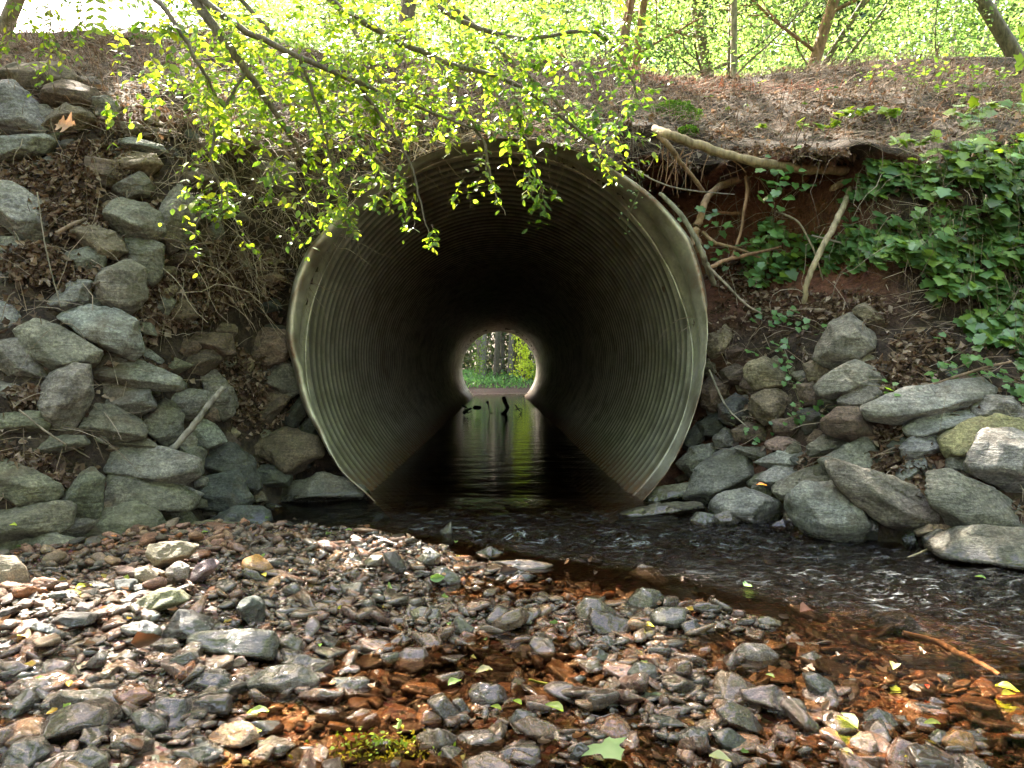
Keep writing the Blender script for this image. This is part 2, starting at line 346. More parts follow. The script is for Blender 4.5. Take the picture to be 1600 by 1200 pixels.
def sdist(x, y):
    """Signed distance to the gravel bar's edge: positive on the bar."""
    P = np.stack([x, y], -1)[..., None, :]; A = SHORE[:-1]; B = SHORE[1:]; d = B - A
    t_ = np.clip(((P - A) * d).sum(-1) / (d * d).sum(-1), 0, 1); q = A + d * t_[..., None]; e = P - q
    dist = np.hypot(e[..., 0], e[..., 1]); i = dist.argmin(-1)[..., None]
    cr = d[:, 0] * e[..., 1] - d[:, 1] * e[..., 0]
    return -np.take_along_axis(dist, i, -1)[..., 0] * np.sign(np.take_along_axis(cr, i, -1)[..., 0])
def bed(x, y):
    x = np.asarray(x, float); y = np.asarray(y, float); s = sdist(x, y)
    on = -.012 + .085 * ss(.1, 1.3, -x + .35 * (y - 2.6)) * ss(1.5, 2.7, y) + .034 * fbm(xyz(x, y) * 2.3, 21, 3) + .02 * ss(.5, -.2, np.abs(y - 3.3)) * ss(.9, 0, x)
    on = on - .020 * ss(-.9, .1, x) * ss(3.3, 2.6, y); h = on * ss(-.10, .25, s) + (-.15 + .025 * fbm(xyz(x, y) * 3, 5, 3)) * (1 - ss(-.10, .25, s))
    out = np.maximum(np.abs(x) - 2.9, 0) * ss(7, 5, y)
    return h + np.minimum(.45 * out, 1.8) * (1 + .1 * fbm(xyz(x, y), 4, 3))
# ---------------------------------------------------------------- ground, water, embankment
def axis_(a, b, fine0, fine1, df, dc):
    return np.unique(np.round(np.concatenate([np.arange(a, fine0, dc), np.arange(fine0, fine1, df), np.arange(fine1, b + dc, dc)]), 4))
# stream bed and gravel bar: one sheet from far behind the camera to beyond the far bank
gx = axis_(-40, 40, -3.0, 3.0, .03, .5); gy = axis_(-30, 120, 1.2, 5.6, .03, .6)
X, Y = np.meshgrid(gx, gy, indexing='ij'); Z = bed(X, Y)
far = ss(29.2, 30.6, Y + .3 * fbm(xyz(X, Y) * .5, 2, 2) ) ; Z = Z * (1 - far) + far * (.10 + .10 * np.clip(Y - 30.5, 0, 40) + .05 * fbm(xyz(X, Y) * .8, 8, 3) + .5 * np.clip(Y - 43, 0, 16))
inp = (Y > 5.0) & (Y < 27.6); Z = np.where(inp & (np.abs(X) < 3), np.minimum(Z, -.14), Z)
obj('ground', mesh('ground', np.stack([X, Y, Z], -1).reshape(-1, 3), grid(len(gx), len(gy)), M_BED), kind='structure')
# water sheet
gx = axis_(-9, 9, -3.0, 3.0, .016, .4); gy = axis_(-6, 31.4, 1.3, 5.3, .016, .12)
X, Y = np.meshgrid(gx, gy, indexing='ij'); s = sdist(X, Y)
flow = ss(.05, -.25, s) * ss(5.2, 4.3, Y) * ss(-1.4, -.6, X); rif = np.exp(-((Y - 3.95 + .25 * X) / .28) ** 2) * ss(-.7, -.2, X) * ss(1.6, 1.0, X)
rif = np.maximum(rif, np.exp(-((X - 1.75) / .5) ** 2 - ((Y - 2.75) / .4) ** 2) * .8)
Pq = xyz(X * 1.0, Y * 2.2)
Z = flow * (.007 * fbm(Pq * 4, 31, 3) + .0095 * fbm(xyz(X, Y * 1.7) * 10, 35, 2) + .02 * rif * fbm(xyz(X, Y * 1.4) * 11, 33, 3)) + .0012 * np.sin(Y * 38 + 2 * np.sin(X * 3)) * ss(4.6, 5.6, Y) * ss(28, 12, Y)
col = np.zeros((X.size, 4), np.float32); col[:, 0] = (flow * (.6 + .4 * rif)).ravel(); col[:, 1] = ss(.0, -.4, s).ravel(); col[:, 3] = 1
obj('water', mesh('water', np.stack([X, Y, Z], -1).reshape(-1, 3), grid(len(gx), len(gy)), M_WATER, col), kind='structure')

# embankment: parametric sheet up the near face, over the top and down the far side, pierced by the pipe
bx = axis_(-40, 40, -4.5, 5.0, .035, .7)
zt = np.linspace(0, 1, 150); prof_y = np.array([0, .4, 1.2, 3, 6, 10, 14, 16.5])
rows = []
cr = crest(bx)
for v in zt:
    z = -.35 + (cr + .35) * v; rows.append(np.stack([bx, bank(bx, z), z], -1))
Yc = rows[-1][:, 1]
for k, dy in enumerate(prof_y[1:]):
    z = cr + .05 * fbm(xyz(bx, dy) * .7, 6, 2) - .25 * ss(0, 6, dy) * (1 if dy else 0); rows.append(np.stack([bx, Yc + dy * (24.3 - Yc) / 16.5, z], -1))
zc = rows[-1][:, 2]
for v in np.linspace(0, 1, 40)[1:]:
    rows.append(np.stack([bx, 24.3 + 2.9 * v + .08 * fbm(xyz(bx, v * 4) * 2, 14, 3), zc * (1 - v) - .4 * v], -1))
V = np.stack(rows, 1); nu, nv = V.shape[:2]; V = V.reshape(-1, 3); F = grid(nu, nv)
cen = V[F].mean(1); rr = np.hypot(cen[:, 0], cen[:, 2] - PZ); keep = ~((rr < 1.37) & (cen[:, 1] < 6.6)) & ~((rr < 1.33) & (cen[:, 1] > 24.3))
cm = hollow_mask(V[:, 0], V[:, 2]) * (V[:, 1] < 8)
cm = np.maximum(cm, .65 * ss(.2, .7, fbm(V * 1.3, 77, 3)) * (V[:, 0] > 1) * (V[:, 2] < 2.2)); cm = np.maximum(cm, .7 * ss(.35, .6, fbm(V * 1.1, 7, 2)) * (V[:, 2] > 2.3) * (V[:, 0] < 1))
grn = .6 * ss(.25, .7, fbm(V * .7, 71, 3)) * ss(7.5, 10, V[:, 1])
obj('embankment', mesh('embankment', V, F[keep], M_SOIL, np.stack([cm, grn, cm * 0, cm * 0 + 1], -1)), kind='structure')

# ---------------------------------------------------------------- corrugated culvert pipe
pipe = empty('culvert_pipe', (0, 5.1, PZ - PR), 'large corrugated galvanised steel culvert pipe carrying the creek through the bank', 'culvert')
ORG = np.array([0, 5.1, PZ - PR])
LANG = np.radians([-90, -62, -47, -20, 0, 15, 30, 45, 60, 75, 90, 110, 127, 140, 152, 163, 180, 196, 215, 230, 250, 270])
LPX = [318, 322, 326, 319, 322, 334, 344, 337, 328, 322, 320, 316, 314, 322, 334, 335, 326, 312, 308, 310, 316, 318]
BW = [.10, .10, .12, .14, .20, .34, .40, .38, .30, .24, .22, .24, .30, .34, .34, .30, .24, .20, .16, .13, .10, .10]
NA = 180; ang = np.linspace(-math.pi / 2, 1.5 * math.pi, NA, endpoint=False)
rim = np.interp(ang, LANG, LPX) / 320 * PR; bw = np.interp(ang, LANG, BW)
def circ(r, y):   # ring of NA points
    return np.stack([r * np.cos(ang), np.broadcast_to(y, ang.shape), PZ + r * np.sin(ang)], -1)
# barrel: annular corrugations, 12 cm pitch, slightly helical
YE0 = 5.08 + bw; y1 = 27.55; pitch, amp = .157, .028
yk = np.arange(5.12, y1, pitch / 16); nr = len(yk)
rings = []; groove_shade = []
for k in range(nr):
    y = np.maximum(yk[k], YE0); ph = 2 * math.pi * (y / pitch)
    sag = .012 * np.sin(y * .9) * np.cos(2 * ang)
    e = np.clip((y - YE0) / .06, 0, 1)
    pm = np.mod(ph, 2 * math.pi) / math.pi; groove_shade.append((1 - ss(1.52, 1.74, pm)) * ss(.45, .6, pm) * e)
    r = PR + sag + amp * (1.3 - 2 * np.abs(np.cos(ph / 2)) ** .8) * e; rings.append(np.stack([r * np.cos(ang), y, PZ + r * np.sin(ang)], -1))
V = np.stack(rings, 0); 
def wrapgrid(m):
    i = np.arange(m - 1)[:, None] * NA; j = np.arange(NA)[None]; k = (j + 1) % NA
    return np.stack([i + j, i + k, i + NA + k, i + NA + j], -1).reshape(-1, 4)
rc = np.zeros((V.shape[0] * NA, 4), np.float32); Vf = V.reshape(-1, 3)
rc[:, 0] = .25 * ss(.35, .9, fbm(Vf * np.array([2, .8, 2]), 41, 3)); rc[:, 3] = 1; rc[:, 1] = np.concatenate(groove_shade)
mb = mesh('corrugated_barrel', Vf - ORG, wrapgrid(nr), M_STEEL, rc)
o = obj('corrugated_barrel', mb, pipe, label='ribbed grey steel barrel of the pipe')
md = o.modifiers.new('thick', 'SOLIDIFY'); md.thickness = .006; md.offset = 1
# smooth flared end band, bent and dented
ny = 14; rings = []; an = fbm(xyz(np.cos(ang) * 2, np.sin(ang) * 2, 1), 17, 3)
for k in range(ny):
    f = k / (ny - 1); y = YE0 * (1 - f) + f * (4.985 + .03 * np.interp(ang, LANG, LPX) / 320 + .02 * an + .03 * np.sin(ang * 3))
    r = (PR + .012 * np.sin(YE0 * .9) * np.cos(2 * ang)) * (1 - f) + f * rim + .022 * np.sin(f * math.pi * 2.2) * ss(.1, .3, bw) + .012 * f * an
    r = r + .010 * f ** 3 * np.sin(ang * 17) * ss(2.6, 3.3, ang + .0)
    rings.append(np.stack([r * np.cos(ang), y, PZ + r * np.sin(ang)], -1))
# rolled-out lip: torn strip along the left and upper right edges
lipw = .012 + .075 * ss(2.3, 2.6, ang) * ss(3.75, 3.3, ang) + .06 * ss(.05, .3, ang) * ss(1.15, .8, ang) + .03 * ss(3.3, 3.6, ang) * ss(4.3, 3.9, ang) + .010 * np.abs(fbm(xyz(np.cos(ang) * 9, np.sin(ang) * 9, 1), 19, 3))
last = rings[-1]; rad = np.stack([np.cos(ang), 0 * ang, np.sin(ang)], -1)
rings = [q - rad * (lipw * .7 * (k / (ny - 1)) ** 2)[:, None] for k, q in enumerate(rings)]; last = rings[-1]
for f, dy in ((.25, -.02), (.6, -.012), (1.0, .02)):
    rings.append(last + rad * (lipw * f)[:, None] * np.where(lipw[:, None] > .05, .75, .5) + np.array([0, 1, 0]) * (dy + .02 * f * an)[:, None] + np.array([0, 1, 0]) * (.5 * f * f * lipw)[:, None])
V = np.stack(rings, 0).reshape(-1, 3); rc = np.zeros((len(V), 4), np.float32)
row = np.repeat(np.arange(len(rings)), NA)
rc[:, 0] = np.clip(.75 * ss(.1, .7, fbm(V * 5, 43, 3)) * ss(3, 13, row) + .8 * np.isin(row, [14, 15]) * ss(-.5, .3, fbm(V * 7, 44, 3)), 0, 1); rc[:, 3] = 1
mb = mesh('end_band', V - ORG, wrapgrid(len(rings)), M_STEEL, rc)
o = obj('end_band', mb, pipe, label='smooth flared steel band at the mouth, dented with rusty edges')
md = o.modifiers.new('thick', 'SOLIDIFY'); md.thickness = .005; md.offset = 1

# ---------------------------------------------------------------- rocks
def ico(sub):
    p = (1 + 5 ** .5) / 2
    V = [(-1, p, 0), (1, p, 0), (-1, -p, 0), (1, -p, 0), (0, -1, p), (0, 1, p), (0, -1, -p), (0, 1, -p), (p, 0, -1), (p, 0, 1), (-p, 0, -1), (-p, 0, 1)]
    V = [tuple(np.array(v) / np.linalg.norm(v)) for v in V]
    F = [(0, 11, 5), (0, 5, 1), (0, 1, 7), (0, 7, 10), (0, 10, 11), (1, 5, 9), (5, 11, 4), (11, 10, 2), (10, 7, 6), (7, 1, 8), (3, 9, 4), (3, 4, 2), (3, 2, 6), (3, 6, 8), (3, 8, 9), (4, 9, 5), (2, 4, 11), (6, 2, 10), (8, 6, 7), (9, 8, 1)]
    for _ in range(sub):
        c = {}; G = []
        def m(a, b):
            k = (min(a, b), max(a, b))
            if k not in c:
                v = np.array(V[a]) + V[b]; c[k] = len(V); V.append(tuple(v / np.linalg.norm(v)))
            return c[k]
        for a, b, d in F:
            x, y, z = m(a, b), m(b, d), m(d, a); G += [(a, x, z), (b, y, x), (d, z, y), (x, y, z)]
        F = G
    return np.array(V), np.array(F)
ICO = {s_: ico(s_) for s_ in (1, 2, 3, 4)}
def hull(P):
    P = sorted(map(tuple, P)); 
    def half(p):
        h = []
        for q in p:
            while len(h) >= 2 and (h[-1][0] - h[-2][0]) * (q[1] - h[-2][1]) - (h[-1][1] - h[-2][1]) * (q[0] - h[-2][0]) <= 0: h.pop()
            h.append(q)
        return h[:-1]
    return np.array(half(P) + half(P[::-1]))
def rock_shape(poly, depth, seed, sub=4, p=60, rough=1.0):
    """Faceted stone whose outline (x,z) is the polygon; thickness along y is depth."""
    rng = np.random.default_rng(seed); H = hull(poly); D, F = ICO[sub]; acc = 0
    planes = []
    for a, b_ in zip(H, np.roll(H, -1, 0)):
        e = b_ - a; ln = np.hypot(*e)
        if ln < 1e-4: continue
        n = np.array([e[1], -e[0]]) / ln; h = max(n @ a, .004)
        tf = rng.uniform(.05, .75); tb = rng.uniform(.0, .5)
        if n[1] > .5: tf = rng.uniform(.35, 1.0)      # tops lean back so they catch the light
        for ty in (-tf, tb):
            k = 1 / math.hypot(1, ty); planes.append((n[0] * k, ty * k, n[1] * k, h * k, ln))
    w_ = np.ptp(H[:, 0]); h_ = np.ptp(H[:, 1])
    for sgn, m in ((-1, 3), (1, 2)):
        for _ in range(m):
            n = np.array([rng.normal() * .28, sgn, rng.normal() * .28]); k = np.linalg.norm(n); planes.append((*(n / k), depth * rng.uniform(.42, .62) / k, 1))
    for q in planes: acc = acc + np.maximum(0, D @ np.array(q[:3]) / q[3]) ** p
    r = acc ** (-1 / p); V = D * r[:, None]
    mn, mx_ = V.min(0), V.max(0); lo, hi_ = H.min(0), H.max(0)
    for a_, c_ in ((0, 0), (2, 1)): V[:, a_] = lo[c_] + (V[:, a_] - mn[a_]) * (hi_[c_] - lo[c_]) / (mx_[a_] - mn[a_])
    s_ = (w_ + h_) * .5; q = V / s_ + rng.uniform(0, 50, 3)
    d = rough * (.022 * vn(q * 2.2, 1) + .024 * (1 - 2 * np.abs(vn(q * 4.5, 2))) + .012 * vn(q * 10, 3) + .006 * vn(q * 22, 4))
    nrm = V / (np.linalg.norm(V, axis=1, keepdims=True) + 1e-9)
    lam = rough * .012 * np.sign(np.sin((q @ rng.normal(size=3)) * 9)) * (vn(q * 2, 8) > .1)
    return V + nrm * ((d + lam) * s_)[:, None], F
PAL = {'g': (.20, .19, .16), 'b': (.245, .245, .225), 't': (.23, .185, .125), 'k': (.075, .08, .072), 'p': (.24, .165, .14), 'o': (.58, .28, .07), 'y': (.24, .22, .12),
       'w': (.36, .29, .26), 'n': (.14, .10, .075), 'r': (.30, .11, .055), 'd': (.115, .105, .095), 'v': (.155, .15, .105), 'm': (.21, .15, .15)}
CROPS = {'A': (0, 0, 3.0), 'B': (0, 350, 2.182), 'R': (1000, 430, 2.553), 'F': (0, 780, 2.857), 'G': (500, 780, 2.857), 'H': (1000, 780, 2.667)}
# crop | colour | label | outline (pixels of an enlarged crop of the photograph)
BANK_ROCKS = '''
A|n|broad brown slab topmost in the left bank, under the hanging leaves|0,350 90,305 280,305 352,375 330,395 250,400 180,490 100,430 0,395
A|b|pale angular block leaning at the left edge, second from the top|0,400 70,395 130,450 215,590 205,635 40,635 0,560
A|n|brown sloping rock right of the pale leaning block at top left|230,395 300,385 430,420 450,480 400,530 310,490 230,520 205,470
A|g|small grey stone poking out right of the topmost brown slab|365,360 450,365 490,420 440,430 380,400
A|g|small rock in the soil at the upper right end of the top-left rock group|440,460 510,450 550,500 560,570 450,560 430,520
A|t|tan-grey rock that carries the large tan oak leaf|215,600 240,540 310,490 420,530 430,560 360,610 290,630 220,635
A|g|small stone between the pale leaning block and the oak leaf rock|155,495 220,495 260,530 225,590 190,560
A|g|wide flat grey rock directly under the pale leaning block|0,645 200,635 240,660 200,720 60,760 0,750
A|b|flat grey slab on top of a stack of three in the upper left bank|565,660 620,645 750,680 775,715 600,720 565,710
A|t|rounded tan rock in the middle of the stack of three in the upper left bank|540,760 600,720 720,725 755,770 700,815 580,830 545,800
A|g|grey pointed rock at the bottom of the stack of three in the upper left bank|530,870 650,810 700,850 690,920 600,935 535,900
A|n|brown rock left of the stack of three in the upper left bank|415,740 540,760 550,830 520,880 430,860 410,800
A|b|large bluish grey slab slanting down at the left edge above the litter|0,860 60,870 180,950 215,1080 150,1150 90,1080 0,1040
A|g|big rounded grey rock left of the tall upright stone|500,1050 560,940 680,960 740,1010 750,1080 700,1130 600,1110
A|g|tall upright oblong stone in the upper left bank|760,1070 790,920 840,880 910,940 900,1020 860,1120 800,1170 755,1120
A|n|brownish rock above and right of the tall upright stone|840,790 960,800 1030,840 1010,880 920,890 850,840
A|g|squarish grey rock behind the shrub twigs, far right of the upper left bank|1190,780 1250,760 1370,770 1370,880 1290,890 1190,830
A|t|thin tan rock directly under the squarish rock behind the shrub twigs|1240,930 1370,905 1360,975 1250,975
A|n|dim brown rock half hidden by shrub twigs above the pipe's left shoulder|950,650 1170,640 1200,700 960,745
A|n|thin brown rock behind leaves just above the squarish rock|1210,660 1310,680 1330,740 1220,755
A|g|rock half buried in dead leaves below the oak leaf rock|160,760 240,735 330,760 320,800 200,810
A|g|small stone low in the twig tangle right of the tall upright stone|970,1060 1030,1040 1050,1100 1000,1140
B|t|tan rounded rock under the big rounded grey rock|240,30 300,0 380,30 425,90 380,115 300,80
B|g|smooth rounded stone at the left edge below the bluish slab|0,50 50,45 90,85 80,130 20,140 0,130
B|g|blocky grey rock under the gap between the big rounded rock and the tall upright stone|430,60 480,45 550,80 545,160 515,205 470,170 430,120
B|g|flat-topped rock among dead leaves left of the blocky grey rock|235,100 300,80 350,110 340,150 260,165 225,130
B|n|small brown rock under the tall upright stone|565,120 640,88 675,110 660,140 580,140
B|g|broad triangular grey rock above the biggest pale slab|320,260 330,180 440,130 490,160 490,250 430,300 360,290
B|b|pale rock wedged in litter left of the broad triangular rock|170,260 250,190 300,200 290,260 230,295 175,290
B|g|small grey rock in dead leaves right of the broad triangular rock|500,270 560,240 590,270 570,310 510,300
B|b|grey rock cut by the left edge above the angular quad of pale slabs|0,270 50,300 78,370 40,400 0,400
B|g|small stone at the left edge under the smooth rounded stone|0,150 22,190 10,235 0,235
B|t|narrow tan rock poking from the twigs left of the pipe's upper lip|835,180 940,165 965,185 920,210 850,205
B|b|biggest pale slab of the left bank, long flat top and a point to the left|225,310 320,280 400,300 450,330 475,430 440,455 370,430 300,360 230,335
B|g|large rounded slab leaning against the biggest pale slab from the left|80,370 140,335 230,370 330,430 310,465 180,500 140,480
B|g|triangular grey slab at the left edge below the leaning rounded slab|0,405 70,398 150,515 60,530 0,470
B|g|grey stone tucked right of the biggest pale slab|430,330 510,340 530,380 460,370
B|b|thin stone standing on edge right of the biggest pale slab|480,410 540,450 545,475 500,465
B|g|small pointed rock at the left edge left of the tall standing stone|0,540 60,555 75,590 20,615 0,612
B|g|tall rounded standing stone in the middle of the left bank|155,560 190,500 240,490 290,500 300,570 275,650 230,720 180,700 155,640
B|g|long wedge-shaped slab with litter on its right end|295,480 340,440 420,440 460,460 480,490 600,520 610,560 500,565 420,550 310,530
B|n|flat brownish rock below litter, upper of two left of the reddish boulder|610,400 650,370 780,380 795,440 740,455 650,430
B|n|rounded brownish rock, lower of two left of the reddish boulder|605,460 650,430 720,430 745,460 690,510 620,500
B|p|reddish speckled boulder beside the pipe's left rim|850,420 900,360 970,370 1000,420 970,460 900,490 860,460
B|g|grey angular rock directly under the reddish speckled boulder|885,520 970,465 1020,500 1025,560 980,585 900,560
B|g|oval rock under the long wedge-shaped slab|340,590 420,560 500,565 520,620 440,660 370,640
B|v|blocky rock right of the foot of the tall rounded standing stone|270,650 290,615 370,620 420,660 480,700 475,725 340,740 275,715
B|g|upright egg-shaped rock left of the fallen stick|480,660 560,600 610,660 610,720 570,755 520,720
B|g|rounded rock touched by the upper half of the fallen stick|555,590 620,570 700,575 715,610 680,650 620,665 590,630
B|v|long flat brick-like rock at the left edge, halfway down the bank|0,650 140,640 165,680 150,705 10,710
B|v|low flat stone under the blocky rock and the brick-like rock|90,730 270,725 285,755 160,790 100,780
B|g|upright rock just right of the fallen stick's tip|680,510 740,510 785,560 790,640 760,665 720,640 710,570
B|b|smooth bluish rock right of the fallen stick's lower half|640,700 690,670 740,700 765,740 700,770 650,745
B|g|stone under the lower end of the fallen stick|610,745 690,770 690,850 650,850 615,790
B|g|large long boulder with a pale top in the lower left bank|310,790 360,765 420,760 560,770 660,800 660,860 590,890 520,880 400,850 330,850
B|v|thin slab peeping over the large long boulder|320,765 420,725 500,735 530,765
B|k|dark pyramid-shaped rock right of the large long boulder|690,810 720,755 790,755 860,820 880,890 850,915 740,850 700,850
B|v|broad rock directly under the large long boulder|330,880 390,830 480,840 590,890 645,930 635,970 500,960 340,955
B|k|big dark cube-like rock near the water in the lower left bank|640,920 690,870 800,850 850,930 830,970 760,990 640,960
B|v|tilted diamond-shaped rock left of the broad lower rock|195,940 270,860 310,835 345,870 330,990 260,1000
B|v|large smooth boulder cut by the left edge, above the mossy row|0,800 80,840 200,890 195,930 110,965 0,910
B|v|mossy-topped boulder with a yellow leaf on it, left edge|0,980 180,955 220,990 210,1040 120,1070 60,1085 0,1090
B|v|greenish humped boulder with a brown face above the gravel|305,1050 340,980 460,955 500,980 555,1060 540,1095 400,1070 310,1070
B|v|pointed rock between the humped boulder and the cube-like rock|515,985 560,940 610,960 660,1010 650,1040 570,1050
B|t|small tan rock left of the wet rock at the bank's foot|690,985 720,960 760,990 740,1010 700,1015
B|k|dark wet rounded rock with mossy side at the bank's foot|710,1015 800,970 880,965 920,1000 920,1060 840,1060 830,1030
B|y|flat yellowish rock with a green leaf on it, at the gravel's edge|555,1080 640,1030 700,1020 820,1035 840,1065 720,1090 580,1100
B|v|upper of two overlapping low mossy rocks at the left edge|0,1110 60,1075 160,1050 250,1080 270,1110 200,1090 60,1125
B|v|lower of two overlapping low mossy rocks at the left edge|25,1130 100,1090 180,1085 250,1130 240,1180 120,1190
B|v|smooth oval boulder on the gravel's edge under the humped boulder|265,1130 320,1070 400,1055 490,1080 500,1130 400,1150 280,1150
B|k|dark rock above the long slab left of the pipe's foot|870,830 940,825 985,860 980,890 900,900 870,870
B|g|long flat slab lying at the foot of the pipe's left side|910,930 1000,880 1100,850 1220,890 1237,935 1100,950 950,955
B|n|broad dim rock left of the pipe's lower rim|830,760 960,705 1070,730 1085,790 980,850 900,800
B|k|small dark rock touching the pipe's lower left rim|1020,690 1060,660 1091,680 1080,735 1030,735
B|n|dim slanting rock in the shadow left of the lower rim|860,650 960,590 970,620 900,700
B|k|narrow dark rock standing beside the pipe's left rim|960,670 1040,570 1050,640 1000,700
B|t|pebbly tan rock between the cube-like rock and the long slab|850,900 890,915 910,940 870,955
R|t|orange-brown rock beside the pipe's right rim|275,240 340,200 370,240 330,310 290,330 270,300
R|n|brown rounded rock right of the orange-brown rock by the rim|345,290 400,265 440,300 400,330 350,330
R|t|tan rock behind the pointed boulder, half in the soil|865,130 900,115 960,150 970,200 900,190 870,160
R|g|prominent pointed boulder with a pale face, highest on the right bank|710,320 770,200 840,165 890,210 920,240 900,310 870,330 800,370 730,345
R|t|tan angular rock with a flat face and small ivy leaves|430,360 500,330 560,370 610,400 560,450 460,455 430,400
R|n|brown rock between the rim rocks and the tan angular rock|330,380 400,350 440,400 410,440 340,430
R|n|rounded dark brown rock in shade close to the pipe's right rim|245,460 290,400 350,440 340,510 290,540 250,520
R|t|tan rock under the left side of the pointed boulder|660,360 720,340 780,390 740,440 680,420
R|t|tan block with an ochre top under the tan angular rock|450,490 510,460 580,470 600,530 560,580 500,590 460,550
R|n|brown rock left of the wedge under the pointed boulder|630,440 690,430 750,480 700,520 650,515
R|g|wedge-shaped boulder directly below the pointed boulder|720,450 790,380 860,350 950,385 1020,410 1020,440 960,440 880,430 800,490 730,480
R|g|angular rock with a bright green leaf beside it|800,500 880,420 940,430 985,480 960,530 890,550 830,530
R|b|longest flat slab of the right bank, lying across the others|920,520 1010,480 1140,475 1250,425 1340,415 1395,460 1360,520 1200,550 1050,585 950,570
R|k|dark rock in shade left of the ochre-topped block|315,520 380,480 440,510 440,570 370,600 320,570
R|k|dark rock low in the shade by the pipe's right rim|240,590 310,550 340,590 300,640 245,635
R|n|brownish rounded boulder under the left end of the longest slab|740,580 800,535 880,540 950,590 1000,640 940,655 850,660 760,630
R|b|pale rock right of the longest slab near the right edge|1335,530 1380,480 1480,490 1530,530 1500,570 1400,580 1340,570
R|b|rounded grey rock tucked under the longest slab|1070,610 1130,570 1320,540 1330,580 1270,610 1150,640 1090,640
R|g|small grey rock left of the ivy-trailed flat stone|295,650 340,610 390,640 370,690 310,690
R|n|flat stone with ivy sprigs trailing over it|375,620 430,590 490,600 520,640 460,670 390,660
R|p|reddish layered slab in the middle of the right bank|510,670 560,645 640,660 650,690 560,700 515,690
R|y|big yellow-green stained boulder near the right edge|1225,660 1300,600 1420,570 1532,590 1545,640 1400,650 1350,720 1240,720
R|b|low rounded rock left of the yellow-green stained boulder|1045,690 1090,650 1210,640 1210,700 1130,730 1060,730
R|g|triangular grey rock above the sharp-peaked block|680,680 740,635 850,665 760,710 690,720
R|b|large smooth boulder sloping out of the right edge|1325,740 1380,630 1480,625 1560,660 1620,880 1532,880 1440,830 1340,790
R|g|sharp-peaked grey block in the middle of the right rock pile|740,740 780,710 900,645 940,690 960,750 940,800 860,790 760,780
R|b|small bluish rock left of the large smooth boulder|1230,720 1290,715 1325,740 1300,780 1240,770
R|g|low rock close to the rim, left of the big peaked boulder|150,750 210,690 280,675 325,700 250,760 200,800
R|g|big peaked boulder nearest the pipe's right foot|190,880 240,780 390,695 440,740 470,780 440,840 370,850 300,910 220,900
R|g|flat dim slab behind the big peaked boulder|380,690 520,690 540,715 470,740
R|b|smooth bluish slab right of the big peaked boulder, upper one|465,745 560,700 670,690 650,730 540,770
R|b|smooth bluish slab right of the big peaked boulder, lower one|475,810 540,760 620,745 640,790 560,850 500,840
R|g|tilted slab between the bluish slabs and the sharp-peaked block|545,860 620,800 720,755 760,830 680,840 620,900 570,890
R|b|small upright bluish stone in litter above the long slanting boulder|1035,800 1080,745 1135,730 1145,800 1100,830 1040,825
R|g|long slanting boulder running down to the right|780,760 820,750 880,800 1000,840 1120,860 1220,930 1200,980 1080,1015 1000,1000 900,920 830,850
R|g|massive dark boulder right of the long slanting boulder|1145,830 1220,800 1290,790 1400,850 1532,930 1600,1000 1532,1015 1300,1000 1200,920
R|b|big upright pale block standing in the water's edge|620,880 680,840 780,835 830,850 880,940 905,1010 880,1050 800,1070 720,1060 650,1010
R|g|small round stone right of the big peaked boulder's foot|450,850 490,825 540,860 520,890 460,880
R|v|flat greenish rock at the pipe's right foot|10,910 70,850 200,830 215,880 180,905 60,920
R|b|rounded boulder left of the big upright pale block|305,910 340,870 420,855 530,900 545,960 500,1000 400,995 310,960
R|n|dark stone between the rounded boulder and the upright block|515,900 580,900 615,930 600,970 550,960
R|v|long thin slab just above the water at the pipe's right foot|-75,955 60,915 220,905 240,940 120,965 -60,975
R|b|pale stone in the water's edge, left one of a pair|205,985 240,950 300,960 290,1010 220,1015
R|g|wet stone in the water's edge, right one of a pair|300,960 350,940 390,980 370,1020 310,1020
R|k|small black stone in the water left of the upright block|525,1000 570,975 620,1010 540,1025
R|g|wide boulder at the water's edge in the right corner|1225,1110 1350,1010 1480,1015 1600,1020 1620,1180 1532,1160 1350,1140 1240,1130
R|t|thin tan stone under the massive dark boulder|1105,1020 1160,995 1240,1000 1200,1030 1115,1040
R|k|dark wet rock under the thin tan stone|1140,1050 1200,1020 1280,1040 1290,1100 1200,1110 1150,1090
R|k|small dark rock in the cavity right of the upright block|1050,1050 1090,1030 1110,1070 1090,1100 1060,1090
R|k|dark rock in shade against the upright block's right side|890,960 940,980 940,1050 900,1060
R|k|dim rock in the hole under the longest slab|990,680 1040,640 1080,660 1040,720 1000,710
R|n|small brown stone beside the big peaked boulder's left side|140,810 190,790 200,820 150,830
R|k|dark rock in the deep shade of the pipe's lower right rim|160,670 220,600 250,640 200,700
R|g|rounded rock at the right edge above the smooth boulder|1500,560 1540,520 1620,550 1600,600 1530,595
R|n|small stone under the ochre-topped block, with ivy over it|530,580 620,570 650,600 600,640 540,630
R|n|small brown rock against the left of the pointed boulder|655,300 700,310 690,340 650,350
'''
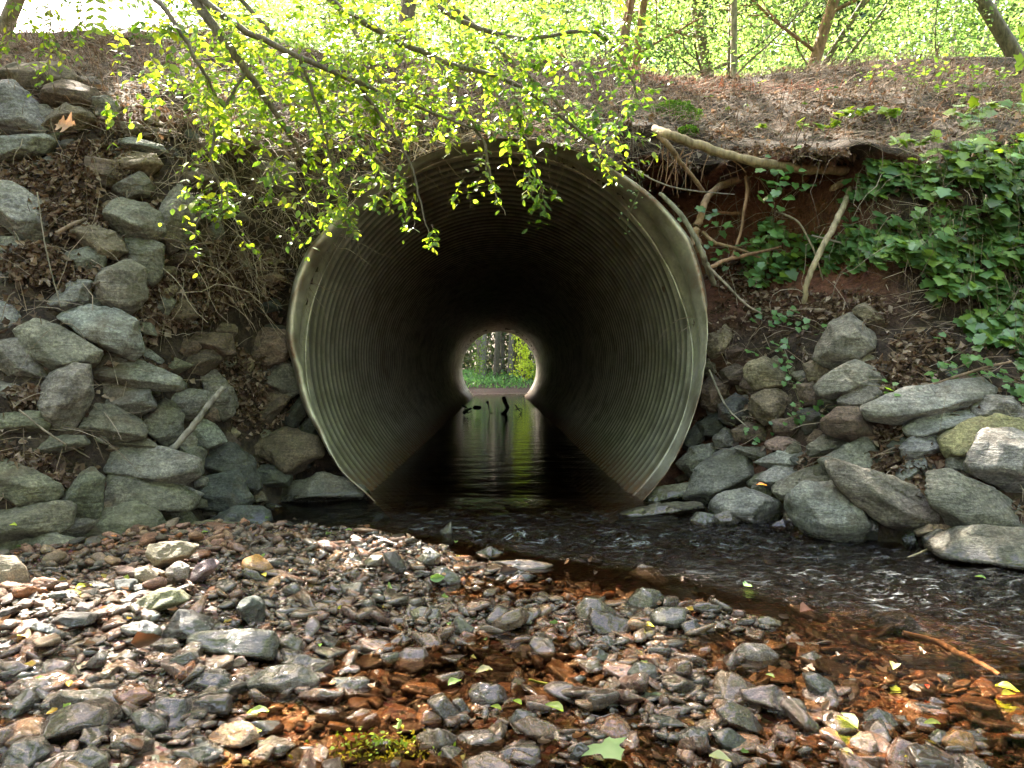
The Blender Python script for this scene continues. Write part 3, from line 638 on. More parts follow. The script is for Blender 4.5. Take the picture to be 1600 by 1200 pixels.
CREEK_ROCKS = '''
F|t|large tan-grey rounded boulder at the left edge of the gravel|-40,255 60,260 110,310 130,380 110,430 40,400 -40,380
F|o|bright orange block of stone in the sun patch|1085,270 1130,250 1200,285 1225,310 1170,330 1095,330
F|y|long sandy yellow rock in the left gravel|560,480 640,440 720,400 800,410 845,450 770,490 650,520
F|w|cream pink rock left of the mauve stone in the sun patch|740,315 800,275 850,300 840,350 770,380
F|m|mauve leaning stone left of the orange block|825,360 880,290 940,265 975,300 940,340 870,375
F|t|tan cobble with an upright flat face below the boulders|600,310 650,300 700,345 690,375 620,370
F|t|pair-topped tan rock at the back of the left gravel|660,200 740,240 750,195 810,190 860,220 850,255 720,300 660,260
F|k|dark double-lobed wet stone at the sun patch's right|1055,500 1080,450 1130,435 1180,480 1175,570 1110,570 1070,540
F|v|large wide grey-green block, straight cut top, in the left gravel|840,610 900,590 1100,580 1210,590 1245,640 1230,720 1150,725 1000,710 880,700 845,660
F|d|grey wedge leaning on the left end of the wide grey-green block|720,600 800,490 880,520 950,580 840,600 770,640
F|g|flat greyish rock left of the grey wedge|530,570 640,545 720,570 720,610 560,600
F|d|wet flat oval stone left of the sandy yellow rock|220,550 290,505 400,510 420,550 330,560
F|t|brown cobble touching the wide block's right end|1240,620 1300,600 1350,640 1340,700 1260,710
F|g|large flat grey rock with rough top near the puddle|1095,810 1200,755 1330,740 1420,790 1430,840 1360,870 1180,885 1110,850
F|t|tan rock behind the large flat grey rock|1250,730 1340,695 1440,720 1490,760 1430,780
F|g|broad flat rock behind the dark brown rounded cobble|220,900 270,850 400,855 560,850 605,880 570,950 470,960 350,920 240,940
F|n|dark brown rounded cobble in the lower left|180,1010 240,950 350,915 450,930 500,990 440,1040 300,1100 200,1080
F|d|black wet stone right of the broad flat rock|670,920 720,885 820,890 850,950 800,1000 720,990
F|p|pinkish striped rock at the left edge above the brown cobble|20,850 100,800 200,800 280,855 240,890 130,880
F|k|dark round stone in the brown puddle at the bottom|1260,1150 1320,1115 1400,1110 1450,1160 1450,1220 1260,1220
F|d|wet grey stone in the bottom left corner|10,1140 60,1090 160,1080 220,1130 180,1220 0,1220
F|g|pale grey stone cut by the bottom edge at left|320,1150 390,1115 470,1150 480,1220 310,1220
F|t|small amber stone below the dead brown leaf|500,710 560,670 620,690 600,740 540,740
F|d|smooth dark slate below the wide grey-green block|810,830 900,775 1000,780 1040,830 960,860
F|k|dark jagged stone under the oval wet stone|120,580 170,545 280,590 260,610
F|k|blackish flat stone behind the sandy yellow rock|510,360 600,355 610,400 540,415
F|p|flat pink stone at the left edge|0,730 80,725 140,750 60,790 0,770
F|d|wet stone with a white glint below the black wet stone|580,960 650,940 740,1000 740,1040 620,1040
F|d|wet round stone between puddle and grey rock at the bottom|860,1110 930,1090 1000,1130 980,1190 880,1190
F|g|grey rock right of the large flat grey rock|1490,800 1571,810 1571,880 1500,870
F|p|small pinkish rock right of the pink flat stone|160,770 240,715 320,730 300,780 200,790
F|d|small dark slab below the dead brown leaf's left|370,750 440,680 480,700 470,740
G|g|standing pointed stone at the gravel's upper end|535,140 585,100 600,210 540,215
G|t|long flat stone with a tan top at the water's edge|760,290 830,275 960,275 1040,290 1020,320 920,330 830,315
G|w|bright sunlit white-pink stone by the stream|1380,330 1440,290 1500,310 1565,365 1500,390 1400,350
G|t|brown rounded rock, rear of the pair with a thin twig|1140,490 1180,445 1250,445 1320,500 1310,530 1200,550 1150,530
G|n|brown rounded rock, front of the pair with a thin twig|1190,540 1215,490 1380,540 1400,590 1370,605 1220,590
G|y|tan flat-topped stone left of the gravel's centre|400,500 450,480 530,490 545,530 460,550 410,540
G|g|grey pointed rock behind the orange stone|590,560 620,520 690,580 740,620 650,640 590,610
G|r|orange stained stone in the middle of the gravel|600,640 640,590 700,610 715,660 640,670
G|m|wet mauve-grey rock in the middle left of the gravel|290,740 380,665 460,670 520,740 470,780 350,770
G|v|green and brown two-tone rock right of the orange stone|850,700 900,650 1020,650 1020,700 930,740 870,735
G|k|dark round stone touching the two-tone rock|1000,710 1040,680 1090,690 1070,740 1010,755
G|y|olive stone upstream of the two-tone rock|850,530 900,495 960,510 950,560 870,560
G|n|smooth grey-brown rounded rock in the lower middle|660,870 720,820 800,830 845,900 790,930 700,915
G|n|squarish brown-grey rock at the left of the lower middle|60,840 120,805 220,805 230,860 120,895
G|r|rust brown rock beside the mossy puddle|270,960 310,925 430,960 420,1000 280,1000
G|n|long tilted rock behind the rust brown rock|480,900 560,880 620,960 650,1040 590,1030 520,960
G|n|narrow brown rock leaning right of the long tilted rock|590,900 630,890 690,960 680,990 620,960
G|k|black wet rock left of the pale green maple leaf|840,1000 880,940 960,960 1000,1020 900,1050
G|m|wide wet mauve rock near the bottom middle|580,1100 640,1050 760,1045 830,1080 800,1140 620,1140
G|n|rock with a brown rim cut by the bottom edge|740,1160 850,1110 980,1110 990,1220 740,1220
G|k|black rounded stone above the green vine|1370,780 1420,730 1490,740 1520,800 1440,820
G|v|grey-green peaked rock below the bright stone|1360,470 1440,395 1510,410 1550,450 1500,490 1400,500
G|g|grey rock behind a green leaf, upstream left|500,320 560,300 630,350 630,400 540,400
G|g|grey cobble left of the standing pointed stone|430,270 480,220 540,250 530,285 460,290
G|d|dark bluish slab leaning on the upper gravel|280,240 330,235 360,280 390,310 350,330 300,290
G|t|tan brown cobble beside the dark bluish slab|190,280 230,250 280,250 280,300 210,305
G|d|dark wet stone behind the wet mauve-grey rock|320,630 370,605 420,630 400,670 340,670
G|d|wet grey stone right of the brown pair|1220,640 1280,605 1330,640 1280,670
G|k|black wet stone under the brown pair|1190,690 1230,655 1300,700 1270,750 1200,750
G|m|mauve rock touched by the green vine|1000,850 1040,825 1130,830 1130,860 1180,900 1130,930 1060,900
G|d|greenish dark rock at the stream's edge, upstream|690,240 760,210 820,240 780,280 700,275
G|k|blackish block in the wet gravel, upstream left|90,380 190,370 200,430 100,440
H|g|grey rock with a pale face at the stream's edge|40,480 100,450 190,455 200,510 130,550 40,530
H|p|pink layered flake at the edge of the dark water|620,440 680,440 790,490 760,510 640,480
H|d|rounded grey rock parting the dark water|980,490 1040,470 1120,480 1190,550 1120,560 1000,540
H|y|yellow-brown flat cobble in the shallows|490,500 540,490 590,510 580,535 500,525
H|w|large tan-pink rounded stone splashed by the water|395,640 440,600 520,605 580,650 570,710 480,730 410,690
H|n|smooth oblong brown stone in the shallows|660,660 720,640 800,680 880,710 850,740 740,720 670,690
H|p|largest pinkish-brown slab in the right shallows|420,800 480,785 560,780 640,840 700,890 700,925 600,910 500,870 430,840
H|d|rough dark stone right of the pinkish-brown slab|690,740 740,725 800,760 830,830 760,860 700,800
H|d|dark rounded rock left of the tan glossy pebble|930,930 990,875 1050,900 1080,950 1010,970 940,960
H|o|tan glossy pebble at the lower right|1260,1010 1320,965 1380,980 1415,1040 1380,1065 1290,1050
H|k|black stone touching the tan glossy pebble|1210,1000 1250,970 1290,980 1260,1030 1215,1030
H|n|dark brown long rock at the green vine's right end|320,880 380,845 460,880 520,960 510,1000 400,960 340,940
H|d|blackish stone in the bottom row, second left of the leafless gap|160,990 210,960 280,970 300,1040 230,1060 170,1020
H|k|black rounded rock in the bottom row under the vine's end|300,970 370,960 440,1000 450,1060 380,1060 320,1020
H|d|small grey stone standing in the orange shallows|55,620 90,595 130,630 110,660 60,650
H|n|brown stone partly sunk beside a yellow leaf|1060,650 1130,650 1190,700 1140,720 1080,680
H|p|thin pink slab in the shallows below the dark water|870,570 900,560 1000,620 960,630 880,600
H|n|dim sunken long stone in the right shallows|1240,730 1300,740 1370,820 1330,820 1260,760
H|d|flat grey stone in the shallows under the pale-faced rock|170,520 220,500 300,570 240,580 180,560
H|k|small black stone beside the splashed tan-pink stone|570,680 610,670 650,700 620,730 580,710
H|p|pinkish small stone between the oblong stone and the dark water|750,580 800,590 860,630 800,620
'''
def outline(crop, pts):
    ox, oy, k = CROPS[crop]; return np.array([[float(v) for v in q.split(',')] for q in pts.split()]) / k + (ox, oy)
def cvar(c, rng, v=.12): return np.array(PAL[c]) * (1 + rng.uniform(-v, v)) * (1 + rng.uniform(-.04, .04, 3))
USED = []
n_b = 0
for ln in BANK_ROCKS.strip().split('\n'):
    crop, c, label, pts = ln.split('|'); P = outline(crop, pts); n_b += 1; rng = np.random.default_rng(n_b)
    cx, cy = (P.min(0) + P.max(0)) / 2; wpx, hpx = np.ptp(P, axis=0); bot = P[:, 1].max()
    h0 = hit(cx, min(cy + hpx * .1, 880)); Yc = h0[1]
    g0 = at(cx, bot, Yc)
    if g0[2] < -.04: Yc = gp(cx, bot, -.04)[1] + .05
    sz = (wpx + hpx) / 2 / 1200 * Yc; depth = sz * rng.uniform(.8, 1.05)
    Yc -= .26 * depth
    cen = at(cx, cy, Yc); Q = (np.array([at(a_, b_, Yc) for a_, b_ in P]) - cen) * 1.13
    V, F = rock_shape(Q[:, [0, 2]], depth, n_b, 4)
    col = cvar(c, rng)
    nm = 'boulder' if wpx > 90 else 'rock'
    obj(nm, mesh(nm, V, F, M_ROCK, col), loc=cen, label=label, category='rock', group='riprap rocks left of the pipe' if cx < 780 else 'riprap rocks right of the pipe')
    USED.append((cx, cy, wpx / 2, hpx / 2))
# small stones wedged in the gaps between the riprap rocks
rng = np.random.default_rng(5)
def filler(n, x0, x1, y0, y1, grp, label, sz0, sz1):
    for k in range(n):
        for _ in range(40):
            px, py = rng.uniform(x0, x1), rng.uniform(y0, y1); h0 = hit(px, py)
            r = math.hypot(h0[0], h0[2] - PZ)
            if r > 1.5 and not any(((px - a) / (b_ + 4)) ** 2 + ((py - c_) / (d + 4)) ** 2 < .55 for a, c_, b_, d in USED): break
        else: continue
        s_ = rng.uniform(sz0, sz1); a = np.sort(rng.uniform(0, 6.28, 8)); Q = np.stack([np.cos(a) * s_ * rng.uniform(.8, 1.3), np.sin(a) * s_ * rng.uniform(.55, 1)], -1)
        if np.max(np.diff(a)) > 2.4: continue
        V, F = rock_shape(Q, s_ * 1.3, 900 + k + int(x0), 3); h0[1] += .02
        nm = 'rock'; obj(nm, mesh(nm, V, F, M_ROCK, cvar('gnvkt'[k % 5], rng)), loc=h0, label=label, category='rock', group=grp); USED.append((px, py, s_ * 1200 / h0[1], s_ * 1200 / h0[1] * .7))
filler(95, 0, 470, 380, 880, 'small stones wedged between the left riprap rocks', 'small stone wedged in a gap between the larger left bank rocks', .05, .11)
filler(30, 60, 440, 180, 400, 'small stones wedged between the left riprap rocks', 'small stone wedged in a gap between the larger left bank rocks', .06, .12)
filler(26, 250, 460, 250, 700, 'small stones wedged between the left riprap rocks', 'small stone wedged in a gap between the larger left bank rocks', .07, .15)
filler(70, 1060, 1600, 560, 860, 'small stones wedged between the right riprap rocks', 'small stone wedged in a gap between the larger right bank rocks', .04, .10)

n_c = 0
for ln in CREEK_ROCKS.strip().split('\n'):
    crop, c, label, pts = ln.split('|'); P = outline(crop, pts); n_c += 1; rng = np.random.default_rng(500 + n_c)
    cx, cy = (P.min(0) + P.max(0)) / 2; wpx, hpx = np.ptp(P, axis=0); bot = P[:, 1].max()
    q = gp(cx, bot, 0); q = gp(cx, bot, float(bed(q[0], q[1])) + .0)
    dpt = min(wpx, hpx * 1.7) / 1200 * q[1] * .8; Yc = q[1] + .3 * dpt
    cen = at(cx, cy, Yc); Q = np.array([at(a_, b_, Yc) for a_, b_ in P]) - cen; Q[Q[:, 2] < 0, 2] *= 1.12
    V, F = rock_shape(Q[:, [0, 2]], dpt, 500 + n_c, 3 if wpx < 70 else 4, 36, .8)
    obj('creek_stone', mesh('creek_stone', V, F, M_PEB, cvar(c, rng)), loc=cen, label=label, category='stone', group='larger stones on the gravel bar and in the creek')
# ---------------------------------------------------------------- gravel
rng = np.random.default_rng(11)
TPL = {}
for s_ in (1, 2):
    TPL[s_] = []
    for k in range(18):
        r2 = np.random.default_rng(100 + k); m = 7; a = np.sort(r2.uniform(0, 2 * math.pi, m) * .4 + np.arange(m) * 2 * math.pi / m * .9)
        Q = np.stack([np.cos(a) * r2.uniform(.8, 1.1), np.sin(a) * r2.uniform(.5, .9)], -1)
        V, F = rock_shape(Q, r2.uniform(.5, .9), 100 + k, s_, 24, 1.2)
        V = V[:, [0, 2, 1]]; TPL[s_].append((V, F[:, ::-1]))       # thin side up
def rotz_tilt(rng, n, tilt):
    a = rng.uniform(0, 6.283, n); ca, sa = np.cos(a), np.sin(a); tx = rng.normal(0, tilt, n); ty = rng.normal(0, tilt, n)
    Rz = np.zeros((n, 3, 3)); Rz[:, 0, 0] = ca; Rz[:, 0, 1] = -sa; Rz[:, 1, 0] = sa; Rz[:, 1, 1] = ca; Rz[:, 2, 2] = 1
    Rx = np.zeros((n, 3, 3)); Rx[:, 0, 0] = 1; Rx[:, 1, 1] = np.cos(tx); Rx[:, 1, 2] = -np.sin(tx); Rx[:, 2, 1] = np.sin(tx); Rx[:, 2, 2] = np.cos(tx)
    Ry = np.zeros((n, 3, 3)); Ry[:, 1, 1] = 1; Ry[:, 0, 0] = np.cos(ty); Ry[:, 0, 2] = np.sin(ty); Ry[:, 2, 0] = -np.sin(ty); Ry[:, 2, 2] = np.cos(ty)
    return Rx @ Ry @ Rz
NG = 36000
y = np.sqrt(rng.uniform(1.2 ** 2, 4.6 ** 2, NG)); x = rng.uniform(-.76, .74, NG) * y + .0
sd = sdist(x, y); dens = ss(-.34, -.05, sd) * .93 + .08; keep = rng.uniform(0, 1, NG) < dens
x, y, sd = x[keep], y[keep], sd[keep]; n = len(x)
size = np.clip(rng.lognormal(math.log(.0145), .6, n), .006, .055)
pud = fbm(xyz(x, y) * 1.7, 61, 2)
z = bed(x, y) + size * rng.uniform(-.1, .5, n)
PCOL = [(.17, .15, .125), (.22, .18, .15), (.11, .095, .085), (.27, .19, .13), (.33, .22, .15), (.30, .19, .155), (.24, .16, .14), (.15, .09, .06), (.20, .14, .10), (.27, .15, .10), (.32, .20, .16), (.36, .15, .06), (.06, .06, .058), (.12, .12, .115), (.34, .26, .18), (.20, .13, .115), (.09, .065, .055)]
col = pick(rng, n, PCOL, .3) * np.array([1.0, .85, .74])
rust = (rng.uniform(0, 1, n) < .55 * ss(.0, 1.0, x - .5 + (2.6 - y) * .4)) & (z < .03)
col[rust] = np.array([(.30, .145, .075)]) * rng.uniform(.5, 1.3, (rust.sum(), 1))
Rm = rotz_tilt(rng, n, .28); pos = np.stack([x, y, z], -1); px_, py_ = proj(pos); span = size * 2400 / y
vis = (px_ > -20) & (px_ < 1620) & (py_ < 1230); order = np.argsort(-span * vis)
single = set(order[:215].tolist())
VV, FF, CC, off = [], [], [], 0
tid = rng.integers(0, 18, n); sc3 = np.stack([size * rng.uniform(.9, 1.25, n), size * rng.uniform(.75, 1.1, n), size * rng.uniform(.7, 1.2, n)], -1)
hi = span > 26
for sub in (1, 2):
    for k in range(18):
        idx = np.array([i for i in np.nonzero((tid == k) & (hi == (sub == 2)))[0] if i not in single])
        if not len(idx): continue
        T, F = TPL[sub][k]; A = (T[None] * sc3[idx][:, None]) @ np.transpose(Rm[idx], (0, 2, 1)) + pos[idx][:, None]
        VV.append(A.reshape(-1, 3)); FF.append((F[None] + off + (np.arange(len(idx)) * len(T))[:, None, None]).reshape(-1, 3)); CC.append(np.repeat(col[idx], len(T), 0)); off += len(idx) * len(T)
obj('gravel', mesh('gravel', np.concatenate(VV), np.concatenate(FF), M_PEB, np.concatenate(CC)), kind='stuff', label='wet mixed gravel of the creek bar', category='gravel')
T3 = []
for k in range(18):
    r2 = np.random.default_rng(300 + k); m = 6; a = np.arange(m) * 2 * math.pi / m + r2.uniform(-.45, .45, m)
    V, F = rock_shape(np.stack([np.cos(a), np.sin(a) * r2.uniform(.6, .95)], -1), r2.uniform(.55, .95), 300 + k, 3, 40, 1.0); T3.append((V[:, [0, 2, 1]], F[:, ::-1]))
def ptone(c):
    r_, g_, b_ = c; l = (r_ + g_ + b_) / 3
    if r_ > 1.9 * g_: return 'rusty orange'
    if l < .1: return 'blackish'
    if r_ > 1.25 * g_: return 'reddish brown' if l < .2 else 'pinkish'
    if r_ > 1.25 * b_: return 'tan'
    return 'grey'
for i in order[:215]:
    V, F = T3[tid[i]]; V = (V * sc3[i]) @ Rm[i].T
    o = obj('pebble', mesh('pebble', V, F, M_PEB, col[i]), loc=pos[i])
    tn = ptone(col[i]); o['label'] = '%s wet pebble among the gravel nearest the viewer' % tn; o['category'] = 'pebble'; o['group'] = tn + ' pebbles on the gravel bar'

# ---------------------------------------------------------------- dead leaves, pine straw, twigs on the bank
def bank_pts(n, x0, x1, z0, z1, off0, off1, rng, dens=None):
    x = rng.uniform(x0, x1, n); z = z0 + (z1 - z0) * rng.uniform(0, 1, n)
    z = np.minimum(z, crest(x) + 0)
    if dens is not None:
        k = rng.uniform(0, 1, n) < dens(x, z); x, z = x[k], z[k]
    Y = bank(x, z) - rng.uniform(off0, off1, len(x)); return np.stack([x, Y, z], -1)
def clear_pipe(P): r = np.hypot(P[:, 0], P[:, 2] - PZ); return P[(r > 1.47) | (P[:, 1] > 5.5)]
def bnorm(P, rng, j=.7):
    nz = np.where(P[:, 2] > 2.4, 1.4, .8); return np.stack([np.zeros(len(P)), -np.ones(len(P)), nz], -1) + rng.normal(0, j, (len(P), 3))
rng = np.random.default_rng(21); DRYC = [(.14, .095, .065), (.20, .14, .10), (.09, .06, .042), (.28, .21, .16), (.07, .048, .036), (.17, .115, .08), (.36, .29, .23)]
lv = Leaves()
D = lambda x, z: np.where(hollow_mask(x, z) > .3, .03, 1) * (.25 + .75 * ss(-.3, .3, fbm(xyz(x, z) * 1.1, 51, 3)))
P = clear_pipe(bank_pts(26000, -4.6, 4.8, .15, 4.0, -.01, .07, rng, D)); n = len(P)
lv.add(DRY, P, rvec(rng, n) * [1, .6, .7] + [0, -.1, -.2], bnorm(P, rng), rng.uniform(.018, .055, n), pick(rng, n, DRYC, .3))
P = clear_pipe(bank_pts(22000, -4.6, 4.8, .15, 4.0, -.01, .08, rng, D)); n = len(P); lv.add(DRY2, P, rvec(rng, n) * [1, .6, .7] + [0, -.1, -.2], bnorm(P, rng), rng.uniform(.018, .06, n), pick(rng, n, DRYC, .3))
# heaps caught between the left riprap rocks
for (cx, cy, rx, ry, m, of) in [(150, 250, 70, 30, 260, .10), (70, 295, 90, 45, 420, .16), (110, 340, 60, 30, 200, .12), (50, 410, 50, 35, 220, .14), (130, 430, 40, 25, 120, .12), (290, 470, 70, 40, 420, .16), (380, 430, 70, 50, 420, .12), (340, 400, 50, 25, 160, .12),
                                (230, 500, 35, 35, 130, .14), (215, 575, 45, 12, 90, .2), (40, 620, 30, 15, 90, .1), (370, 590, 55, 40, 300, .14), (400, 650, 40, 30, 160, .1), (40, 720, 50, 18, 150, .12), (110, 745, 40, 12, 90, .14), (430, 715, 20, 15, 60, .1), (345, 545, 30, 20, 90, .12),
                                (1400, 590, 60, 30, 240, .12), (1440, 540, 50, 25, 180, .10), (1390, 720, 60, 20, 160, .12), (1460, 760, 60, 20, 130, .12), (1260, 720, 25, 12, 60, .12), (1380, 680, 40, 12, 80, .1), (1330, 480, 60, 25, 220, .08), (1240, 480, 70, 30, 260, .08), (1150, 470, 50, 35, 200, .08), (1560, 800, 40, 14, 80, .12), (1160, 640, 40, 14, 60, .08), (1150, 430, 50, 30, 200, .06), (1480, 640, 50, 10, 60, .1), (1110, 212, 60, 10, 160, .05), (1200, 238, 60, 8, 160, .05), (1290, 245, 50, 10, 160, .05), (1060, 262, 40, 8, 60, .03)]:
    m = int(m * 1.7); a = rng.uniform(0, 6.28, m); rr = np.sqrt(rng.uniform(0, 1, m)); Q = []
    for px, py in zip(cx + rx * rr * np.cos(a), cy + ry * rr * np.sin(a)): Q.append(hit(px, py, of * .75 + rng.uniform(-.06, .04)))
    P = np.array(Q); lv.add((DRY, DRY2)[m % 2], P, rvec(rng, m) * [1, .6, .8] + [0, -.2, -.4], bnorm(P, rng), rng.uniform(.02, .062, m), pick(rng, m, DRYC, .3))
obj('leaf_litter', lv.mesh('leaf_litter', M_DRY), kind='stuff', label='dead brown leaves covering the bank', category='leaf litter')

NEC = [(.21, .155, .115), (.15, .11, .08), (.28, .21, .16), (.10, .075, .055), (.22, .14, .10)]
def needles(n, D, x0, x1, z0, z1, l0, l1, cols, name, label, wd=.0028, flat=.35, up=0.0, beyond=0):
    P = clear_pipe(bank_pts(n, x0, x1, z0, z1, -.01, .05, rng, D)); 
    if beyond: P[:, 1] += rng.uniform(0, beyond, len(P)) * (P[:, 2] > crest(P[:, 0]) - .02); P[:, 2] += rng.uniform(-.02, .06, len(P))
    m = len(P); ax = rvec(rng, m) * [1, .7, flat]; ax /= np.linalg.norm(ax, axis=1, keepdims=True); ln = rng.uniform(l0, l1, m)
    sd_ = np.cross(ax, [0, -.7, .7]); sd_ /= np.linalg.norm(sd_, axis=1, keepdims=True); bow = rvec(rng, m) * [.6, .4, .5] + [0, -.2, .3 + up]
    t_ = np.array([0, .33, .66, 1.0]); C_ = P[:, None] + ax[:, None] * (t_[None, :, None] * ln[:, None, None]) + bow[:, None] * (ln[:, None, None] * .35 * (t_ * (1 - t_) * 2)[None, :, None])
    wv = sd_[:, None] * (wd * np.array([1, 1, .8, .3])[None, :, None]); V = np.stack([C_ + wv, C_ - wv], 2).reshape(-1, 3)
    F = np.array([(0, 1, 3, 2), (2, 3, 5, 4), (4, 5, 7, 6)])[None] + (np.arange(m) * 8)[:, None, None]
    obj(name, mesh(name, V, F.reshape(-1, 4), M_NEEDLE, np.repeat(pick(rng, m, cols, .25), 8, 0)), kind='stuff', label=label, category='pine straw')
needles(42000, lambda x, z: .15 + .85 * ss(2.2, 3.1, z + .4 * fbm(xyz(x, z) * 1.3, 5, 2)), -4.6, 4.8, 2.2, 4.5, .08, .24, NEC, 'pine_straw', 'fallen brown pine needles over the upper bank', beyond=1.5)
needles(5000, lambda x, z: ss(.18, 0, np.abs(z - (3.75 - .35 * (x - 1.6)) )) * ss(.9, 1.3, x) * ss(3.2, 2.6, x), .9, 3.3, 2.9, 4.2, .08, .2, [(.42, .12, .06), (.36, .13, .08), (.45, .20, .12)], 'reddish_pine_straw', 'red-tinged pine needles sweeping down from the crest', .003)
needles(9000, lambda x, z: np.where(hollow_mask(x, z) > .3, .05, .8), -4.5, 4.5, .3, 3.2, .10, .35, [(.24, .18, .13), (.15, .11, .08), (.32, .26, .20)], 'dry_grass', 'dry grass stems and needles lying on the slope', .002, .6)
# tangle of dead stems above and left of the pipe
tb = Tubes()
def stem(p, d, ln, r, nseg=6, wig=.35, col=(.17, .135, .11), g=-.15):
    pts = [np.array(p)]; d = np.array(d, float)
    for _ in range(nseg): d = d / np.linalg.norm(d) + rng.normal(0, wig, 3) * [1, .5, 1] + [0, 0, g]; pts.append(pts[-1] + d / np.linalg.norm(d) * ln / nseg)
    tb.add(pts, np.linspace(r, r * .4, len(pts)), 4, col)
for k in range(1800):
    u = rng.uniform()
    if u < .36: px, py, of = rng.uniform(260, 560), rng.uniform(150, 440), rng.uniform(.02, .24)
    elif u < .72: px, py, of = rng.uniform(430, 1010), rng.uniform(105, 232), rng.uniform(.02, .30)
    elif u < .85: px, py, of = rng.uniform(0, 460), rng.uniform(60, 520), rng.uniform(.02, .2)
    else: px, py, of = rng.uniform(1100, 1600), rng.uniform(130, 560), rng.uniform(.02, .15)
    p = hit(px, py, of); r_ = math.hypot(p[0], p[2] - PZ)
    if r_ < 1.42: continue
    stem(p, [rng.normal(), rng.normal() * .3, rng.normal() * .8 - .3], rng.uniform(.15, .6), rng.uniform(.0012, .0035), col=np.array([(.30, .24, .19), (.18, .14, .11), (.40, .34, .28)][k % 3]))
obj('twig_tangle', tb.mesh('twig_tangle', M_TWIG), kind='stuff', label='tangle of thin dead stems over the bank', category='twigs')
# ---------------------------------------------------------------- roots, sticks, vines
def stick(name, pts, rpx, label, cat, col=(.30, .21, .13), group=None, n=26, taper=.7, wob=.03, matl=None, knots=True):
    """A root or stick through points (px, py, Y)."""
    P = np.array([at(a, b, c) for a, b, c in pts]); Q = smooth_path(P, n); s_ = P[:, 1].mean()
    r = np.interp(np.linspace(0, 1, n), np.linspace(0, 1, len(np.atleast_1d(rpx))), np.atleast_1d(rpx)) / 1200 * s_ if np.ndim(rpx) else np.linspace(rpx, rpx * taper, n) / 1200 * s_
    rg = np.random.default_rng(int(pts[0][0] * 7 + pts[0][1])); r = r * (1 + wob * rg.normal(size=n)) if knots else r
    Q = Q + rg.normal(0, .12, Q.shape) * r[:, None]
    T = Tubes(); T.add(Q, np.maximum(r, .0008), 8, col)
    o = obj(name, T.mesh(name, matl or M_BARK, Q[0]), loc=Q[0], label=label, category=cat)
    if group: o['group'] = group
    return o
RT = (.28, .19, .115); RG = 'tree roots exposed in the washed-out hollow'
def hy(px, py, o=0): return (px, py, hit(px, py, o)[1])
YL = 5.06
stick('root', [(1022, 200, 5.35), (1045, 210, YL), (1085, 225, YL), (1140, 243, YL), (1200, 256, YL), (1265, 263, YL), (1320, 266, YL), (1362, 268, 5.2)], [6, 7, 7.5, 7, 8, 8.5, 8, 6], 'thick pale root spanning the top of the hollow like a rail', 'root', (.33, .255, .16), RG, 40, wob=.05)
stick('root', [(1250, 270, 5.75), (1190, 280, 5.7), (1148, 282, 5.6), (1118, 296, 5.5), (1103, 312, 5.42), (1094, 340, 5.36), (1086, 368, 5.32), (1090, 388, 5.3)], [2.5, 4.5, 6, 5.6, 5.2, 5.6, 7, 11], 'curved tan root bending down beside the pipe rim', 'root', RT, RG, 36)
stick('root', [(1024, 205, 5.35), (1045, 228, 5.3), (1062, 252, 5.35), (1082, 275, 5.4), (1100, 300, 5.45)], [5, 4.5, 3.6, 3, 2.6], 'thin straight root slanting from the big root to the curved one', 'root', RT, RG)
stick('root', [(1165, 275, 5.4), (1168, 300, 5.38), (1162, 330, 5.36), (1158, 360, 5.34), (1145, 398, 5.3), (1135, 410, 5.3)], [2.6, 3, 2.6, 2.4, 1.8, 1], 'crooked thin root hanging straight down in the hollow', 'root', (.32, .20, .12), RG)
stick('root', [(1098, 362, 5.35), (1115, 378, 5.3), (1150, 388, 5.3), (1180, 400, 5.3), (1200, 412, 5.35)], [3, 3, 2.5, 2, 1.3], 'light root curving low across the hollow', 'root', RT, RG)
stick('root', [(1106, 420, 5.25), (1130, 408, 5.25), (1160, 400, 5.25), (1195, 392, 5.3), (1220, 386, 5.4)], [3.4, 3.2, 2.8, 2.4, 2], 'lowest pinkish root in the hollow, rising to the right', 'root', (.34, .21, .14), RG)
stick('root', [(1118, 332, 5.75), (1150, 334, 5.75), (1190, 338, 5.8), (1240, 336, 5.85)], [2.4, 3, 2.8, 2.4], 'horizontal root deep in the hollow', 'root', (.30, .17, .10), RG)
stick('root', [(1285, 300, 5.5), (1270, 330, 5.5), (1255, 350, 5.5), (1250, 372, 5.45)], [3, 2.6, 2.2, 1.4], 'forked root hanging beside the ivy, inner one', 'root', (.34, .20, .12), RG)
stick('root', [(1312, 292, 5.45), (1300, 318, 5.45), (1280, 345, 5.4), (1268, 366, 5.4)], [3, 2.6, 2.4, 1.5], 'forked root hanging beside the ivy, outer one', 'root', (.34, .20, .12), RG)
stick('root', [(1335, 280, 5.1), (1320, 285, 5.05), (1305, 292, 5.0), (1298, 297, 5.0)], [4, 5, 5, 2.5], 'short broken root stub under the right end of the big root', 'root', RT, RG)
stick('root', [(1220, 272, 5.5), (1240, 300, 5.55), (1232, 330, 5.6), (1236, 352, 5.6)], [2, 2, 1.6, 1], 'looping wire-thin root in the middle of the hollow', 'root', RT, RG)
for k in range(80):
    px, py = 1010 + 300 * rng.uniform(), 225 + 25 * rng.uniform(); px2 = px + rng.normal() * 16; ln = rng.uniform(12, 70); Yk = 5.25 + .5 * rng.uniform()
    stick('rootlet', [(px, py, Yk), ((px + px2) / 2 + rng.normal() * 4, py + ln / 2, Yk + .02), (px2, py + ln, Yk)], rng.uniform(.6, 1.3), 'hair-thin rootlet hanging from the roof of the hollow', 'rootlet', (.26, .15, .09), 'rootlets hanging in the hollow', 8, .5)
